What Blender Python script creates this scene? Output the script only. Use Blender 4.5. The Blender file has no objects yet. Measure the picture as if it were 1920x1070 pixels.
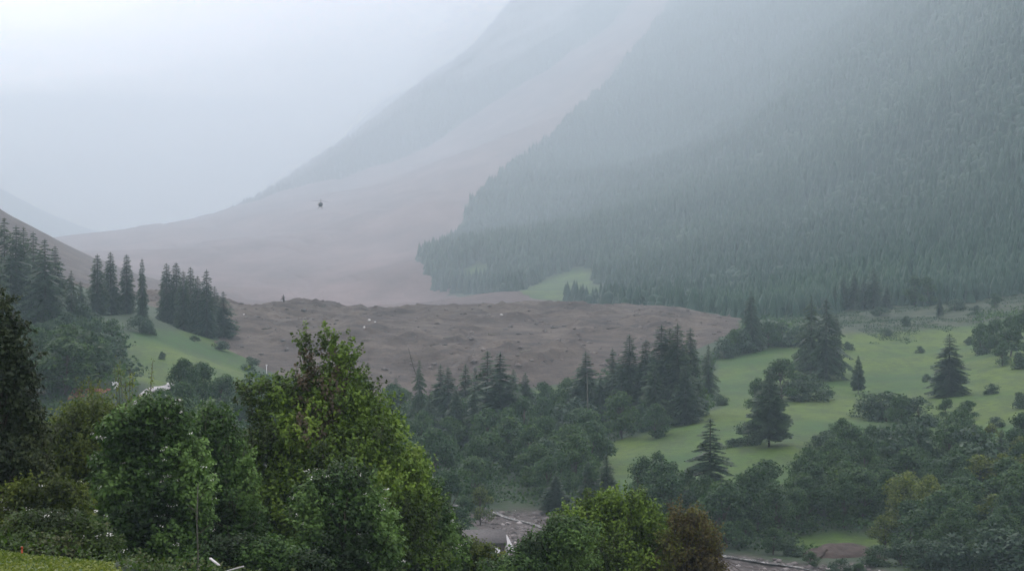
import bpy, math, random
import numpy as np
from mathutils import Vector

# ------------------------------------------------------------------ camera, sky, sun, exposure
F, HZ = 4000.0, 430.0                       # focal length and horizon row in photograph pixels (1920 x 1070)
TH = math.atan((535.0 - HZ) / F)
sc = bpy.context.scene
C = sc.collection
cam_data = bpy.data.cameras.new("camera")
cam_data.sensor_width = 36.0
cam_data.lens = 36.0 * F / 1920.0
cam_data.clip_start = 0.5
cam_data.clip_end = 20000.0
cam = bpy.data.objects.new("camera", cam_data)
C.objects.link(cam)
cam.location = (0, 0, 0)
cam.rotation_euler = (math.pi / 2 - TH, 0, 0)
sc.camera = cam

world = bpy.data.worlds.new("World")
sc.world = world
world.use_nodes = True
wn, wl = world.node_tree.nodes, world.node_tree.links
wn.clear()
w_out = wn.new("ShaderNodeOutputWorld")
w_bg = wn.new("ShaderNodeBackground")
w_sky = wn.new("ShaderNodeTexSky")
w_sky.sky_type = 'NISHITA'
w_sky.sun_disc = False
SUN_EL, SUN_ROT = math.radians(34), math.radians(-22)
w_sky.sun_elevation = SUN_EL
w_sky.sun_rotation = SUN_ROT
w_tc = wn.new("ShaderNodeTexCoord")
w_noise = wn.new("ShaderNodeTexNoise")
w_noise.inputs["Scale"].default_value = 3.0
w_noise.inputs["Detail"].default_value = 5.0
w_map = wn.new("ShaderNodeMapping")
w_map.inputs["Scale"].default_value = (1.0, 1.0, 2.2)
w_ramp = wn.new("ShaderNodeValToRGB")
w_ramp.color_ramp.elements[0].position = 0.3
w_ramp.color_ramp.elements[0].color = (0.82, 0.755, 0.82, 1)
w_ramp.color_ramp.elements[1].position = 0.65
w_ramp.color_ramp.elements[1].color = (1.0, 0.925, 0.96, 1)
w_mul = wn.new("ShaderNodeVectorMath")
w_mul.operation = 'SCALE'
CLOUD = 23.0
w_dot = wn.new("ShaderNodeVectorMath"); w_dot.operation = 'DOT_PRODUCT'
w_dot.inputs[1].default_value = (math.sin(SUN_ROT) * math.cos(SUN_EL), math.cos(SUN_ROT) * math.cos(SUN_EL), math.sin(SUN_EL))
w_max = wn.new("ShaderNodeMath"); w_max.operation = 'MAXIMUM'; w_max.inputs[1].default_value = 0.0
w_pow = wn.new("ShaderNodeMath"); w_pow.operation = 'POWER'; w_pow.inputs[1].default_value = 2.5
w_mad = wn.new("ShaderNodeMath"); w_mad.operation = 'MULTIPLY_ADD'
w_mad.inputs[1].default_value = CLOUD * 0.5; w_mad.inputs[2].default_value = CLOUD * 0.80      # cloud glows round the hidden sun
w_mix = wn.new("ShaderNodeMix")
w_mix.data_type = 'RGBA'
w_mix.inputs[0].default_value = 0.88          # overcast: cloud covers nearly all of the blue
wl.new(w_tc.outputs["Generated"], w_map.inputs["Vector"])
wl.new(w_tc.outputs["Generated"], w_dot.inputs[0]); wl.new(w_dot.outputs["Value"], w_max.inputs[0]); wl.new(w_max.outputs[0], w_pow.inputs[0])
wl.new(w_pow.outputs[0], w_mad.inputs[0]); wl.new(w_mad.outputs[0], w_mul.inputs["Scale"])
wl.new(w_map.outputs[0], w_noise.inputs["Vector"])
wl.new(w_noise.outputs["Fac"], w_ramp.inputs["Fac"])
wl.new(w_ramp.outputs["Color"], w_mul.inputs[0])
wl.new(w_sky.outputs["Color"], w_mix.inputs[6])
wl.new(w_mul.outputs[0], w_mix.inputs[7])
wl.new(w_mix.outputs[2], w_bg.inputs["Color"])
w_bg.inputs["Strength"].default_value = 0.1
wl.new(w_bg.outputs[0], w_out.inputs["Surface"])

sun_data = bpy.data.lights.new("sun", 'SUN')
sun_data.energy = 0.6
sun_data.angle = math.radians(35)
sun_data.color = (1.0, 0.96, 0.9)
sun = bpy.data.objects.new("sun", sun_data)
C.objects.link(sun)
sun_dir = Vector((math.sin(SUN_ROT) * math.cos(SUN_EL), math.cos(SUN_ROT) * math.cos(SUN_EL), math.sin(SUN_EL)))
sun.rotation_euler = sun_dir.to_track_quat('Z', 'Y').to_euler()

sc.view_settings.view_transform = 'Standard'
sc.view_settings.look = 'None'
sc.view_settings.exposure = -0.02
sc.view_settings.gamma = 1.0
sc.view_settings.use_curve_mapping = False
cy = sc.cycles
cy.use_denoising = True
cy.max_bounces = 6
cy.diffuse_bounces = 2
cy.glossy_bounces = 1
cy.transmission_bounces = 2
cy.transparent_max_bounces = 4
cy.volume_bounces = 3
cy.use_adaptive_sampling = False

HAZE_DENSITY = 0.00015
HAZE_COLOR = (0.68, 0.90, 1.0)

# ------------------------------------------------------------------ helpers
rs = np.random.RandomState(7)
R = random.Random(11)


def ray(px, py):
    a, b = (px - 960.0) / F, (535.0 - py) / F
    return np.array([a, math.cos(TH) + b * math.sin(TH), -math.sin(TH) + b * math.cos(TH)])


def at(px, py, D):
    d = ray(px, py)
    return d * (D / d[1])


TAB = rs.rand(256, 256)


def vnoise(x, y):
    xi, yi = np.floor(x).astype(int), np.floor(y).astype(int)
    fx, fy = x - xi, y - yi
    fx, fy = fx * fx * (3 - 2 * fx), fy * fy * (3 - 2 * fy)
    g = lambda a, b: TAB[a & 255, b & 255]
    return (g(xi, yi) * (1 - fx) + g(xi + 1, yi) * fx) * (1 - fy) + (g(xi, yi + 1) * (1 - fx) + g(xi + 1, yi + 1) * fx) * fy


def fbm(x, y, wave, octs=4, gain=0.5):
    s, a, f, t = 0.0, 1.0, 1.0 / wave, 0.0
    for k in range(octs):
        s = s + a * (vnoise(x * f + 17.3 * k, y * f + 5.7 * k) - 0.5)
        t += a
        a *= gain
        f *= 2.03
    return s / t * 2.0


def tag(o, label=None, cat=None, group=None, kind=None):
    if label: o["label"] = label
    if cat: o["category"] = cat
    if group: o["group"] = group
    if kind: o["kind"] = kind
    return o


def mesh_np(name, verts, faces, mat=None, smooth=False, attrs=None):
    """verts (n,3); faces (m,4) or (m,3), or a list of such arrays"""
    fl = faces if isinstance(faces, list) else [faces]
    fl = [np.asarray(f, dtype=np.int32) for f in fl if len(f)]
    me = bpy.data.meshes.new(name)
    verts = np.asarray(verts, dtype=np.float32)
    me.vertices.add(len(verts))
    me.vertices.foreach_set("co", verts.ravel())
    loops = np.concatenate([f.ravel() for f in fl])
    sizes = np.concatenate([np.full(len(f), f.shape[1], dtype=np.int32) for f in fl])
    starts = np.concatenate([[0], np.cumsum(sizes)[:-1]]).astype(np.int32)
    me.loops.add(len(loops))
    me.loops.foreach_set("vertex_index", loops)
    me.polygons.add(len(sizes))
    me.polygons.foreach_set("loop_start", starts)
    me.polygons.foreach_set("loop_total", sizes)
    if smooth:
        me.polygons.foreach_set("use_smooth", np.ones(len(sizes), dtype=bool))
    for k, v in (attrs or {}).items():
        a = me.attributes.new(k, 'FLOAT', 'POINT')
        a.data.foreach_set("value", np.asarray(v, dtype=np.float32))
    me.update(calc_edges=True)
    me.validate()
    if mat: me.materials.append(mat)
    return me


def link(name, data, parent=None, loc=None):
    o = bpy.data.objects.new(name, data)
    C.objects.link(o)
    if parent: o.parent = parent
    if loc is not None: o.location = loc
    return o


def empty(name, loc, rz=0.0, scale=(1, 1, 1)):
    o = bpy.data.objects.new(name, None)
    C.objects.link(o)
    o.location = loc
    o.rotation_euler = (0, 0, rz)
    o.scale = scale
    o.empty_display_size = 0.5
    return o


class MB:
    """collects boxes, tubes and cards into one mesh"""
    def __init__(s):
        s.v, s.f3, s.f4, s.n, s.t = [], [], [], 0, []

    def add(s, v, f4=(), f3=(), tint=0.5):
        v = np.asarray(v, dtype=float)
        if len(f4): s.f4.append(np.asarray(f4) + s.n)
        if len(f3): s.f3.append(np.asarray(f3) + s.n)
        s.v.append(v)
        s.t.append(np.full(len(v), tint) if np.isscalar(tint) else np.asarray(tint))
        s.n += len(v)

    def box(s, c, d, rz=0.0):
        c, d = np.array(c, float), np.array(d, float) / 2
        v = np.array([[i, j, k] for i in (-1, 1) for j in (-1, 1) for k in (-1, 1)], float) * d
        ca, sa = math.cos(rz), math.sin(rz)
        v = np.stack([v[:, 0] * ca - v[:, 1] * sa, v[:, 0] * sa + v[:, 1] * ca, v[:, 2]], 1) + c
        s.add(v, [[0, 1, 3, 2], [4, 6, 7, 5], [0, 4, 5, 1], [2, 3, 7, 6], [0, 2, 6, 4], [1, 5, 7, 3]])

    def tube(s, pts, rad, n=6):
        pts = np.asarray(pts, float)
        m = len(pts)
        rad = np.full(m, rad) if np.isscalar(rad) else np.asarray(rad, float)
        tg = np.gradient(pts, axis=0)
        tg /= np.linalg.norm(tg, axis=1)[:, None] + 1e-9
        up = np.array([0, 0, 1.0]) if abs(tg[0][2]) < 0.9 else np.array([1.0, 0, 0])
        a = np.cross(tg, up); a /= np.linalg.norm(a, axis=1)[:, None] + 1e-9
        b = np.cross(tg, a)
        th = np.arange(n) * 2 * math.pi / n
        v = pts[:, None, :] + rad[:, None, None] * (np.cos(th)[None, :, None] * a[:, None, :] + np.sin(th)[None, :, None] * b[:, None, :])
        f = []
        for i in range(m - 1):
            for j in range(n):
                k = (j + 1) % n
                f.append([i * n + j, i * n + k, (i + 1) * n + k, (i + 1) * n + j])
        v = v.reshape(-1, 3)
        v = np.vstack([v, pts[:1], pts[-1:]])
        f3 = [[m * n, (j + 1) % n, j] for j in range(n)] + [[m * n + 1, (m - 1) * n + j, (m - 1) * n + (j + 1) % n] for j in range(n)]
        s.add(v, f, f3)

    def mesh(s, name, mat, smooth=False):
        fl = []
        if s.f4: fl.append(np.vstack(s.f4))
        if s.f3: fl.append(np.vstack(s.f3))
        return mesh_np(name, np.vstack(s.v), fl, mat, smooth, {"tint": np.concatenate(s.t)})

    def build(s, name, mat, parent=None, loc=None, smooth=False):
        return link(name, s.mesh(name, mat, smooth), parent, loc)


# ------------------------------------------------------------------ materials
def new_mat(name):
    m = bpy.data.materials.new(name)
    m.use_nodes = True
    nt = m.node_tree
    b = nt.nodes["Principled BSDF"]
    b.inputs["Specular IOR Level"].default_value = 0.25
    b.inputs["Roughness"].default_value = 0.85
    return m, nt.nodes, nt.links, b


def noise(N, L, scale, detail=4, coord="Object", rough=0.55, vec_scale=None):
    tc = N.new("ShaderNodeTexCoord")
    n = N.new("ShaderNodeTexNoise")
    n.inputs["Scale"].default_value = scale
    n.inputs["Detail"].default_value = detail
    n.inputs["Roughness"].default_value = rough
    if vec_scale:
        mp = N.new("ShaderNodeMapping")
        mp.inputs["Scale"].default_value = vec_scale
        L.new(tc.outputs[coord], mp.inputs[0])
        L.new(mp.outputs[0], n.inputs["Vector"])
    else:
        L.new(tc.outputs[coord], n.inputs["Vector"])
    return n.outputs["Fac"]


def ramp(N, L, fac, stops):
    r = N.new("ShaderNodeValToRGB")
    e = r.color_ramp.elements
    while len(e) > 1: e.remove(e[-1])
    e[0].position, e[0].color = stops[0][0], (*stops[0][1], 1)
    for p, c in stops[1:]:
        q = e.new(p); q.color = (*c, 1)
    if fac is not None: L.new(fac, r.inputs[0])
    return r.outputs[0]


def mixc(N, L, fac, a, b, mode='MIX'):
    m = N.new("ShaderNodeMix"); m.data_type = 'RGBA'; m.blend_type = mode
    for s, k in ((fac, 0), (a, 6), (b, 7)):
        if isinstance(s, (int, float)): m.inputs[k].default_value = s
        elif isinstance(s, tuple): m.inputs[k].default_value = (*s, 1)
        else: L.new(s, m.inputs[k])
    return m.outputs[2]


def attr(N, name):
    a = N.new("ShaderNodeAttribute"); a.attribute_name = name
    return a.outputs["Fac"]


def bump(N, L, b, fac, strength, dist):
    n = N.new("ShaderNodeBump")
    n.inputs["Strength"].default_value = strength
    n.inputs["Distance"].default_value = dist
    L.new(fac, n.inputs["Height"])
    L.new(n.outputs[0], b.inputs["Normal"])


def math_node(N, L, op, a, b):
    m = N.new("ShaderNodeMath"); m.operation = op
    for s, k in ((a, 0), (b, 1)):
        if isinstance(s, (int, float)): m.inputs[k].default_value = s
        else: L.new(s, m.inputs[k])
    return m.outputs[0]


def leaf_mat(name, stops, trans=0.35, hue_var=0.35):
    """foliage: per-leaf tint attribute + per-object variation, some light passes through"""
    m, N, L, b = new_mat(name)
    t = attr(N, "tint")
    col = ramp(N, L, t, stops)
    oi = N.new("ShaderNodeObjectInfo")
    var = ramp(N, L, oi.outputs["Random"], [(0, (0.72, 0.80, 0.80)), (0.5, (1, 1, 1)), (1, (1.25, 1.15, 0.85))])
    col = mixc(N, L, hue_var * 2, col, mixc(N, L, 1.0, col, var, 'MULTIPLY'))
    L.new(col, b.inputs["Base Color"])
    b.inputs["Roughness"].default_value = 0.6
    tr = N.new("ShaderNodeBsdfTranslucent")
    L.new(mixc(N, L, 1.0, col, (1.1, 1.25, 0.6), 'MULTIPLY'), tr.inputs["Color"])
    mx = N.new("ShaderNodeMixShader")
    mx.inputs[0].default_value = trans
    L.new(b.outputs[0], mx.inputs[1]); L.new(tr.outputs[0], mx.inputs[2])
    L.new(mx.outputs[0], N["Material Output"].inputs["Surface"])
    return m


def plain_mat(name, c1, c2, scale=3.0, rough=0.85, bmp=0.0, bd=0.02, metallic=0.0, vec_scale=None):
    m, N, L, b = new_mat(name)
    n = noise(N, L, scale, 5, vec_scale=vec_scale)
    L.new(ramp(N, L, n, [(0.3, c1), (0.7, c2)]), b.inputs["Base Color"])
    b.inputs["Roughness"].default_value = rough
    b.inputs["Metallic"].default_value = metallic
    if bmp: bump(N, L, b, n, bmp, bd)
    return m


M = {}
M["spruce"] = leaf_mat("spruce_needles", [(0, (0.014, 0.032, 0.020)), (0.5, (0.024, 0.050, 0.026)), (1, (0.040, 0.075, 0.032))], 0.15)
M["forest"] = leaf_mat("forest_canopy", [(0, (0.012, 0.040, 0.030)), (0.5, (0.018, 0.052, 0.035)), (1, (0.028, 0.070, 0.038))], 0.1)
M["leaf"] = leaf_mat("broadleaf_leaves", [(0, (0.014, 0.040, 0.016)), (0.5, (0.032, 0.078, 0.024)), (1, (0.075, 0.135, 0.035))], 0.3, 0.45)
M["verge"] = leaf_mat("verge_grass_blades", [(0, (0.045, 0.075, 0.012)), (0.5, (0.090, 0.130, 0.018)), (1, (0.16, 0.19, 0.035))], 0.25, 0.0)
M["tuft"] = leaf_mat("meadow_tufts", [(0, (0.040, 0.075, 0.022)), (0.5, (0.070, 0.110, 0.030)), (1, (0.11, 0.135, 0.045))], 0.2, 0.0)
M["leaf_dark"] = leaf_mat("dark_shrub_leaves", [(0, (0.016, 0.040, 0.024)), (0.5, (0.028, 0.062, 0.030)), (1, (0.05, 0.095, 0.04))], 0.25)
M["leaf_fore"] = leaf_mat("bright_maple_leaves", [(0, (0.024, 0.042, 0.007)), (0.4, (0.072, 0.135, 0.014)), (0.85, (0.165, 0.27, 0.030)), (0.9, (0.085, 0.070, 0.040)), (1, (0.11, 0.085, 0.06))], 0.22, 0.0)
M["spruce_near"] = leaf_mat("near_spruce_needles", [(0, (0.012, 0.022, 0.008)), (0.6, (0.022, 0.040, 0.011)), (1, (0.045, 0.060, 0.016))], 0.1, 0.0)
M["leaf_beam"] = leaf_mat("whitebeam_leaves", [(0, (0.014, 0.034, 0.008)), (0.45, (0.042, 0.098, 0.018)), (1, (0.14, 0.25, 0.06))], 0.2, 0.1)
M["leaf_olive"] = leaf_mat("olive_green_leaves", [(0, (0.030, 0.048, 0.008)), (0.5, (0.080, 0.115, 0.015)), (1, (0.18, 0.22, 0.03))], 0.35, 0.2)
M["leaf_rust"] = leaf_mat("rusty_leaves", [(0, (0.045, 0.034, 0.014)), (0.5, (0.085, 0.070, 0.018)), (1, (0.12, 0.16, 0.025))], 0.3, 0.1)
M["herb"] = leaf_mat("undergrowth_leaves", [(0, (0.020, 0.038, 0.008)), (0.6, (0.050, 0.092, 0.014)), (1, (0.10, 0.10, 0.055))], 0.3, 0.3)
M["bark"] = plain_mat("dark_bark", (0.035, 0.028, 0.022), (0.09, 0.075, 0.06), 6, 0.9, 0.5, 0.03, vec_scale=(1, 1, 0.2))
M["bark_pale"] = plain_mat("pale_bark", (0.10, 0.095, 0.075), (0.22, 0.21, 0.17), 8, 0.9, 0.4, 0.02, vec_scale=(1, 1, 0.3))
M["blossom"] = plain_mat("white_blossom", (0.55, 0.58, 0.52), (0.75, 0.77, 0.72), 9)
#MORE

# ------------------------------------------------------------------ the shape of the land
CTRL_PX = [  # (px, py, distance) read off the photograph, world height follows
    # near hillside below the viewpoint
    (60, 1052, 60), (-150, 1010, 62), (200, 1082, 66), (-250, 980, 90), (450, 1078, 88), (650, 1125, 95), (120, 1090, 40), (300, 1100, 75),
    (1150, 1235, 110), (1350, 1260, 105), (1750, 1320, 115), (2200, 1350, 120), (950, 1200, 100), (-400, 900, 130), (250, 1020, 130), (700, 1130, 160),
    (1200, 1180, 190), (1800, 1200, 200),
    # valley floor and river
    (820, 1050, 290), (500, 1010, 290), (960, 968, 372), (1450, 1056, 320), (1600, 1046, 332), (1850, 1072, 312), (2200, 1050, 320),
    (1900, 905, 400), (1600, 925, 400), (1300, 985, 356), (1900, 800, 478), (1750, 785, 515), (1100, 940, 392), (1000, 850, 478), (600, 850, 480),
    (850, 900, 420), (300, 870, 400), (100, 850, 400), (320, 733, 425), (280, 745, 410), (245, 790, 370), (200, 742, 420), (130, 750, 420),
    (-200, 760, 420), (-500, 700, 400), (800, 745, 640), (1000, 740, 648), (1150, 845, 490), (1250, 770, 560),
    # right-hand meadow
    (1440, 838, 455), (1350, 785, 520), (1540, 706, 640), (1350, 684, 690), (1610, 735, 600), (1780, 742, 560), (1905, 655, 650), (1350, 650, 730),
    (1500, 646, 740), (1700, 690, 680), (1700, 605, 850), (1850, 565, 920), (1600, 566, 1000), (1400, 598, 1000), (2100, 600, 700), (2250, 500, 900),
    (2100, 750, 500), (1400, 884, 430),
    # left-hand hill and meadow
    (0, 585, 650), (60, 590, 650), (100, 635, 620), (240, 636, 640), (350, 676, 610), (440, 694, 640), (250, 718, 560), (400, 730, 560), (180, 594, 720),
    (265, 588, 720), (330, 612, 740), (420, 618, 760), (470, 705, 655), (-200, 560, 600), (-600, 400, 620), (150, 700, 530), (-100, 690, 520),
    (440, 800, 520), (0, 700, 520),
    # landslide lobe: toe, face, crest and the hollow behind
    (600, 700, 660), (760, 742, 645), (1000, 722, 665), (1170, 690, 690), (450, 640, 740), (700, 640, 750), (1000, 640, 770), (1250, 650, 760),
    (450, 584, 900), (560, 587, 890), (620, 592, 880), (700, 589, 880), (790, 594, 870), (860, 595, 880), (1000, 592, 900), (1100, 595, 880), (1200, 606, 850),
    (1380, 600, 900), (1200, 577, 1050), (1300, 590, 980), (500, 585, 1080), (700, 592, 1080), (880, 590, 1080), (300, 560, 1000),
    # debris fan
    (960, 568, 1250), (1080, 572, 1200), (700, 562, 1550), (830, 545, 1550), (500, 540, 1700), (800, 480, 1900), (700, 400, 2600), (500, 470, 2200),
    (900, 420, 2200), (450, 437, 2800), (150, 478, 2300), (300, 470, 2300), (900, 300, 2850), (1000, 240, 3150), (1100, 150, 3600), (1200, 40, 4000),
    # silhouette of the far flank
    (970, 0, 5000), (915, 60, 4900), (860, 120, 4800), (800, 160, 4700), (740, 208, 4600), (650, 275, 4450), (560, 333, 4300), (480, 384, 4100),
    (380, 411, 3900), (250, 435, 3500), (100, 447, 3200), (800, 260, 4000), (650, 350, 3700), (1050, 60, 4600),
    # forested wall on the right
    (790, 490, 1750), (860, 500, 1600), (1000, 500, 1550), (1130, 520, 1430), (1150, 556, 1260), (950, 551, 1300), (1250, 556, 1200), (1400, 565, 1130),
    (900, 398, 2250), (1000, 350, 2420), (1150, 305, 2550), (1300, 200, 2800), (1250, 0, 4200), (1450, 0, 3200), (1380, 225, 2420), (1250, 400, 1750),
    (1200, 380, 2000), (1100, 430, 1850), (1430, 240, 2130), (1560, 90, 2380), (1650, 0, 2600), (1430, 450, 1420), (1300, 500, 1350), (1650, 400, 1350),
    (1650, 250, 1600), (1780, 120, 1750), (1900, 0, 1650), (1900, 300, 1270), (1900, 500, 1060), (1550, 540, 1110), (1700, 520, 1080), (1550, 400, 1480),
    # bare left-hand slope
    (0, 405, 1300), (60, 440, 1300), (110, 473, 1290), (165, 505, 1270), (230, 520, 1300), (0, 470, 1150), (100, 520, 1120), (-150, 300, 1300),
]
CTRL_W = [  # (X, Y, Z) outside the picture or hidden in it
    (0, 0, -2.2), (-30, 0, 0.5), (30, 0, -5), (0, -60, 10), (-60, -60, 16), (60, -60, 2), (0, 20, -4.2), (-15, 25, -4.2), (20, 30, -7.5), (0, 50, -8.2),
    (150, 0, -25), (-150, 0, 25), (200, 250, -40), (-220, 200, 10), (420, 420, 10), (-450, 500, 60), (500, 700, 60), (480, 1000, 140),
    (-520, 1000, 110), (600, 1300, 330), (520, 1700, 400), (620, 2200, 480), (800, 3000, 620), (900, 4200, 700), (700, 5000, 700), (1500, 2500, 700),
    (-300, 1750, -40), (-420, 1500, 40), (-520, 1900, 20), (-560, 2500, -25), (-800, 2000, 150), (-1000, 3000, 120), (-1300, 2200, 400),
    (-120, 5600, 120), (-400, 5000, -30), (-600, 4400, -60), (-720, 3900, -55), (-300, 6300, -30), (250, 6000, 300), (-850, 3300, -45), (-900, 4300, -50),
    (-490, 6900, 300), (-400, 6900, 390), (-700, 6900, 90), (-900, 6500, -40),
    (-1560, 6500, 105), (-1420, 6300, 25), (-1290, 6000, -45), (-1250, 5300, -45), (-1500, 5300, 30), (-1900, 6500, 260), (-2600, 5500, 500), (-1000, 7600, -50), (-1500, 7800, -20), (0, 7800, 500),
    (-1400, 4000, 150), (1600, 6500, 700), (3000, 5000, 700), (-3500, 5500, 700), (2500, 1200, 700), (-2500, 1500, 700),
]
P = np.array([at(*c) for c in CTRL_PX] + CTRL_W, float)



def warp(x, y):
    return x / (y + 150.0) * 1.6, 0.75 * np.log(y + 150.0)


PU, PV = warp(P[:, 0], P[:, 1])


def tps_k(r2):
    return 0.5 * r2 * np.log(r2 + 1e-12)


n_ = len(P)
SC_Z = P[:, 1] + 150.0                                    # interpolate slope-like values, so near and far detail scale alike
A_ = np.zeros((n_ + 3, n_ + 3))
A_[:n_, :n_] = tps_k((PU[:, None] - PU[None]) ** 2 + (PV[:, None] - PV[None]) ** 2) + np.eye(n_) * 2e-5
A_[:n_, n_:] = np.stack([np.ones(n_), PU, PV], 1)
A_[n_:, :n_] = A_[:n_, n_:].T
W_ = np.linalg.solve(A_, np.concatenate([P[:, 2] / SC_Z, np.zeros(3)]))


def base_height(x, y):
    u, v = warp(x, y)
    out = np.full(x.shape, W_[n_]) + W_[n_ + 1] * u + W_[n_ + 2] * v
    for i in range(n_):
        out = out + W_[i] * tps_k((u - PU[i]) ** 2 + (v - PV[i]) ** 2)
    z = out * (y + 150.0)
    z = np.where(z > 540, 540 + 50 * np.tanh((z - 540) / 50.0), z)
    return np.maximum(z, -95.0)


def full_height(x, y):
    z = base_height(x, y)
    near = np.clip((y - 20) / 80, 0, 1)
    z = z + near * 0.35 * fbm(x, y, 14, 3)
    mid = np.clip((y - 420) / 300, 0, 1)
    z = z + mid * (1.1 * fbm(x + 90, y, 45, 3) + 1.3 * np.clip((x - 20) / 60, 0, 1) * fbm(x, y * 0.7 + 60, 26, 2))
    far = np.clip((y - 1150) / 900, 0, 1) * np.clip((z + 40) / 90, 0, 1)
    z = z + far * (27 * fbm(x * 1.0 + 0.35 * y, y * 0.30, 170, 4) + 7 * fbm(x, y, 60, 3)) * np.clip((x + 80) / 300, 0.4, 1)
    return np.minimum(z, 600)


NX, NY = 560, 640
s_ = np.linspace(-1, 1, NX)
TT = s_ * 0.26 + 0.30 * s_ ** 3
LY0, LY1 = math.log(40.0), math.log(8100.0)
YY = np.exp(np.linspace(LY0, LY1, NY)) - 100.0
GX = TT[None, :] * (YY[:, None] + 100.0)
GY = np.repeat(YY[:, None], NX, 1)
GZ = full_height(GX, GY)


def H(x, y):
    """height of the ground at world x, y (bilinear on the ground mesh)"""
    x, y = np.asarray(x, float), np.asarray(y, float)
    rr = (np.log(np.maximum(y + 100.0, 40.01)) - LY0) / (LY1 - LY0) * (NY - 1)
    cc = np.interp(x / (y + 100.0), TT, np.arange(NX))
    r0 = np.clip(np.floor(rr).astype(int), 0, NY - 2); c0 = np.clip(np.floor(cc).astype(int), 0, NX - 2)
    fr, fc = np.clip(rr - r0, 0, 1), np.clip(cc - c0, 0, 1)
    return (GZ[r0, c0] * (1 - fc) + GZ[r0, c0 + 1] * fc) * (1 - fr) + (GZ[r0 + 1, c0] * (1 - fc) + GZ[r0 + 1, c0 + 1] * fc) * fr


def hit(px, py, y0=30.0, y1=7900.0):
    """first point of the land on the line of sight through a photograph pixel"""
    d = ray(px, py)
    ys = np.exp(np.linspace(math.log(y0), math.log(y1), 3000))
    xs, zs = d[0] / d[1] * ys, d[2] / d[1] * ys
    below = np.nonzero(zs <= H(xs, ys))[0]
    if len(below) == 0: return None
    k = below[0]
    return np.array([xs[k], ys[k], float(H(xs[k], ys[k]))])


def poly_world(pix, y0=30.0, fallback=None):
    out = []
    for p in pix:
        if len(p) == 3: q = at(*p)
        else:
            q = hit(p[0], p[1], y0)
            if q is None: q = at(p[0], p[1], fallback)
        out.append(q[:2])
    return np.array(out)


def sdist(x, y, poly):
    """signed distance to a polygon, positive inside"""
    shp = x.shape
    x, y = x.ravel(), y.ravel()
    dmin = np.full(x.shape, 1e18)
    inside = np.zeros(x.shape, bool)
    n = len(poly)
    for i in range(n):
        ax, ay = poly[i]; bx, by = poly[(i + 1) % n]
        ex, ey = bx - ax, by - ay
        t = np.clip(((x - ax) * ex + (y - ay) * ey) / (ex * ex + ey * ey + 1e-12), 0, 1)
        dmin = np.minimum(dmin, (x - ax - t * ex) ** 2 + (y - ay - t * ey) ** 2)
        c = (ay > y) != (by > y)
        with np.errstate(divide='ignore', invalid='ignore'):
            xi = (bx - ax) * (y - ay) / (by - ay) + ax
        inside ^= c & (x < xi)
    return (np.sqrt(dmin) * np.where(inside, 1, -1)).reshape(shp)


# outlines on the land (world x, y)
DEBRIS = poly_world([(395, 615, 770), (430, 655, 720), (480, 700, 680), (600, 740, 645), (740, 770, 628), (800, 745, 640), (900, 735, 650), (1000, 722, 662),
                     (1120, 700, 680), (1250, 680, 720), (1345, 665, 760), (1385, 625, 850), (1385, 597, 960), (1290, 582, 1060), (1100, 566, 1190),
                     (960, 556, 1320), (870, 538, 1450), (800, 510, 1640), (780, 490, 1780), (850, 440, 2080), (880, 400, 2300), (960, 310, 2750),
                     (1090, 205, 3150), (1200, 110, 3600), (1280, 0, 4300), (1215, -30, 4700), (1150, 50, 4350), (1040, 148, 4100), (920, 225, 4000), (790, 288, 3900), (640, 362, 3800),
                     (470, 402, 3900), (380, 412, 4000), (250, 435, 3650), (80, 447, 3400), (-200, 450, 3300), (-300, 430, 2200), (-400, 330, 1450), (-300, 420, 1180), (-50, 480, 1080), (120, 540, 1010), (240, 590, 900), (330, 600, 860)])
MEADOWS = [poly_world(p) for p in [
    [(1130, 900), (1120, 850), (1150, 828), (1260, 800), (1340, 770), (1330, 700), (1345, 676), (1500, 646), (1560, 628), (1700, 622), (1905, 596), (2010, 600), (1990, 860), (1800, 880), (1600, 900), (1480, 930), (1400, 965), (1300, 985), (1200, 985)],
    [(235, 640), (250, 622), (300, 620), (380, 628), (450, 655), (475, 690), (460, 720), (380, 760), (300, 760), (230, 720)],
    [(960, 745), (1020, 728), (1120, 735), (1120, 800), (980, 800)],
    [(1480, 1012), (1540, 1000), (1660, 1008), (1680, 1030), (1640, 1040), (1520, 1035)],
    [(-200, 1000, 62), (-10, 1034, 62), (60, 1046, 63), (135, 1075, 66), (200, 1200, 40), (-200, 1500, 25)],
]]
FARMEADOWS = [poly_world(p, 1000) for p in [
    [(955, 553), (1000, 535), (1040, 518), (1080, 500), (1115, 512), (1130, 540), (1165, 545), (1172, 560), (1100, 566), (1000, 560)],
    [(870, 520), (880, 500), (910, 500), (915, 535), (880, 535)]]]
MOOR = poly_world([(1560, 628), (1530, 600), (1600, 566), (1760, 575), (1930, 550), (1990, 580), (1930, 600), (1780, 618), (1650, 650), (1600, 650)])
RIVERBED = poly_world([(885, 995), (925, 955), (960, 945), (1030, 950), (1070, 975), (1110, 1000), (1200, 1010), (1360, 1035), (1500, 1050), (1600, 1052), (1700, 1085), (1800, 1150),
                       (1700, 1150), (1400, 1150), (1200, 1100), (1000, 1060), (900, 1020)])
RIVERTOP = poly_world([(420, 872), (440, 860), (540, 860), (640, 870), (760, 920), (900, 960), (960, 955), (960, 975), (860, 985), (700, 940), (560, 885)])


def edge_noise(x, y, w, a):
    return a * fbm(x, y, w, 3)


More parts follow.
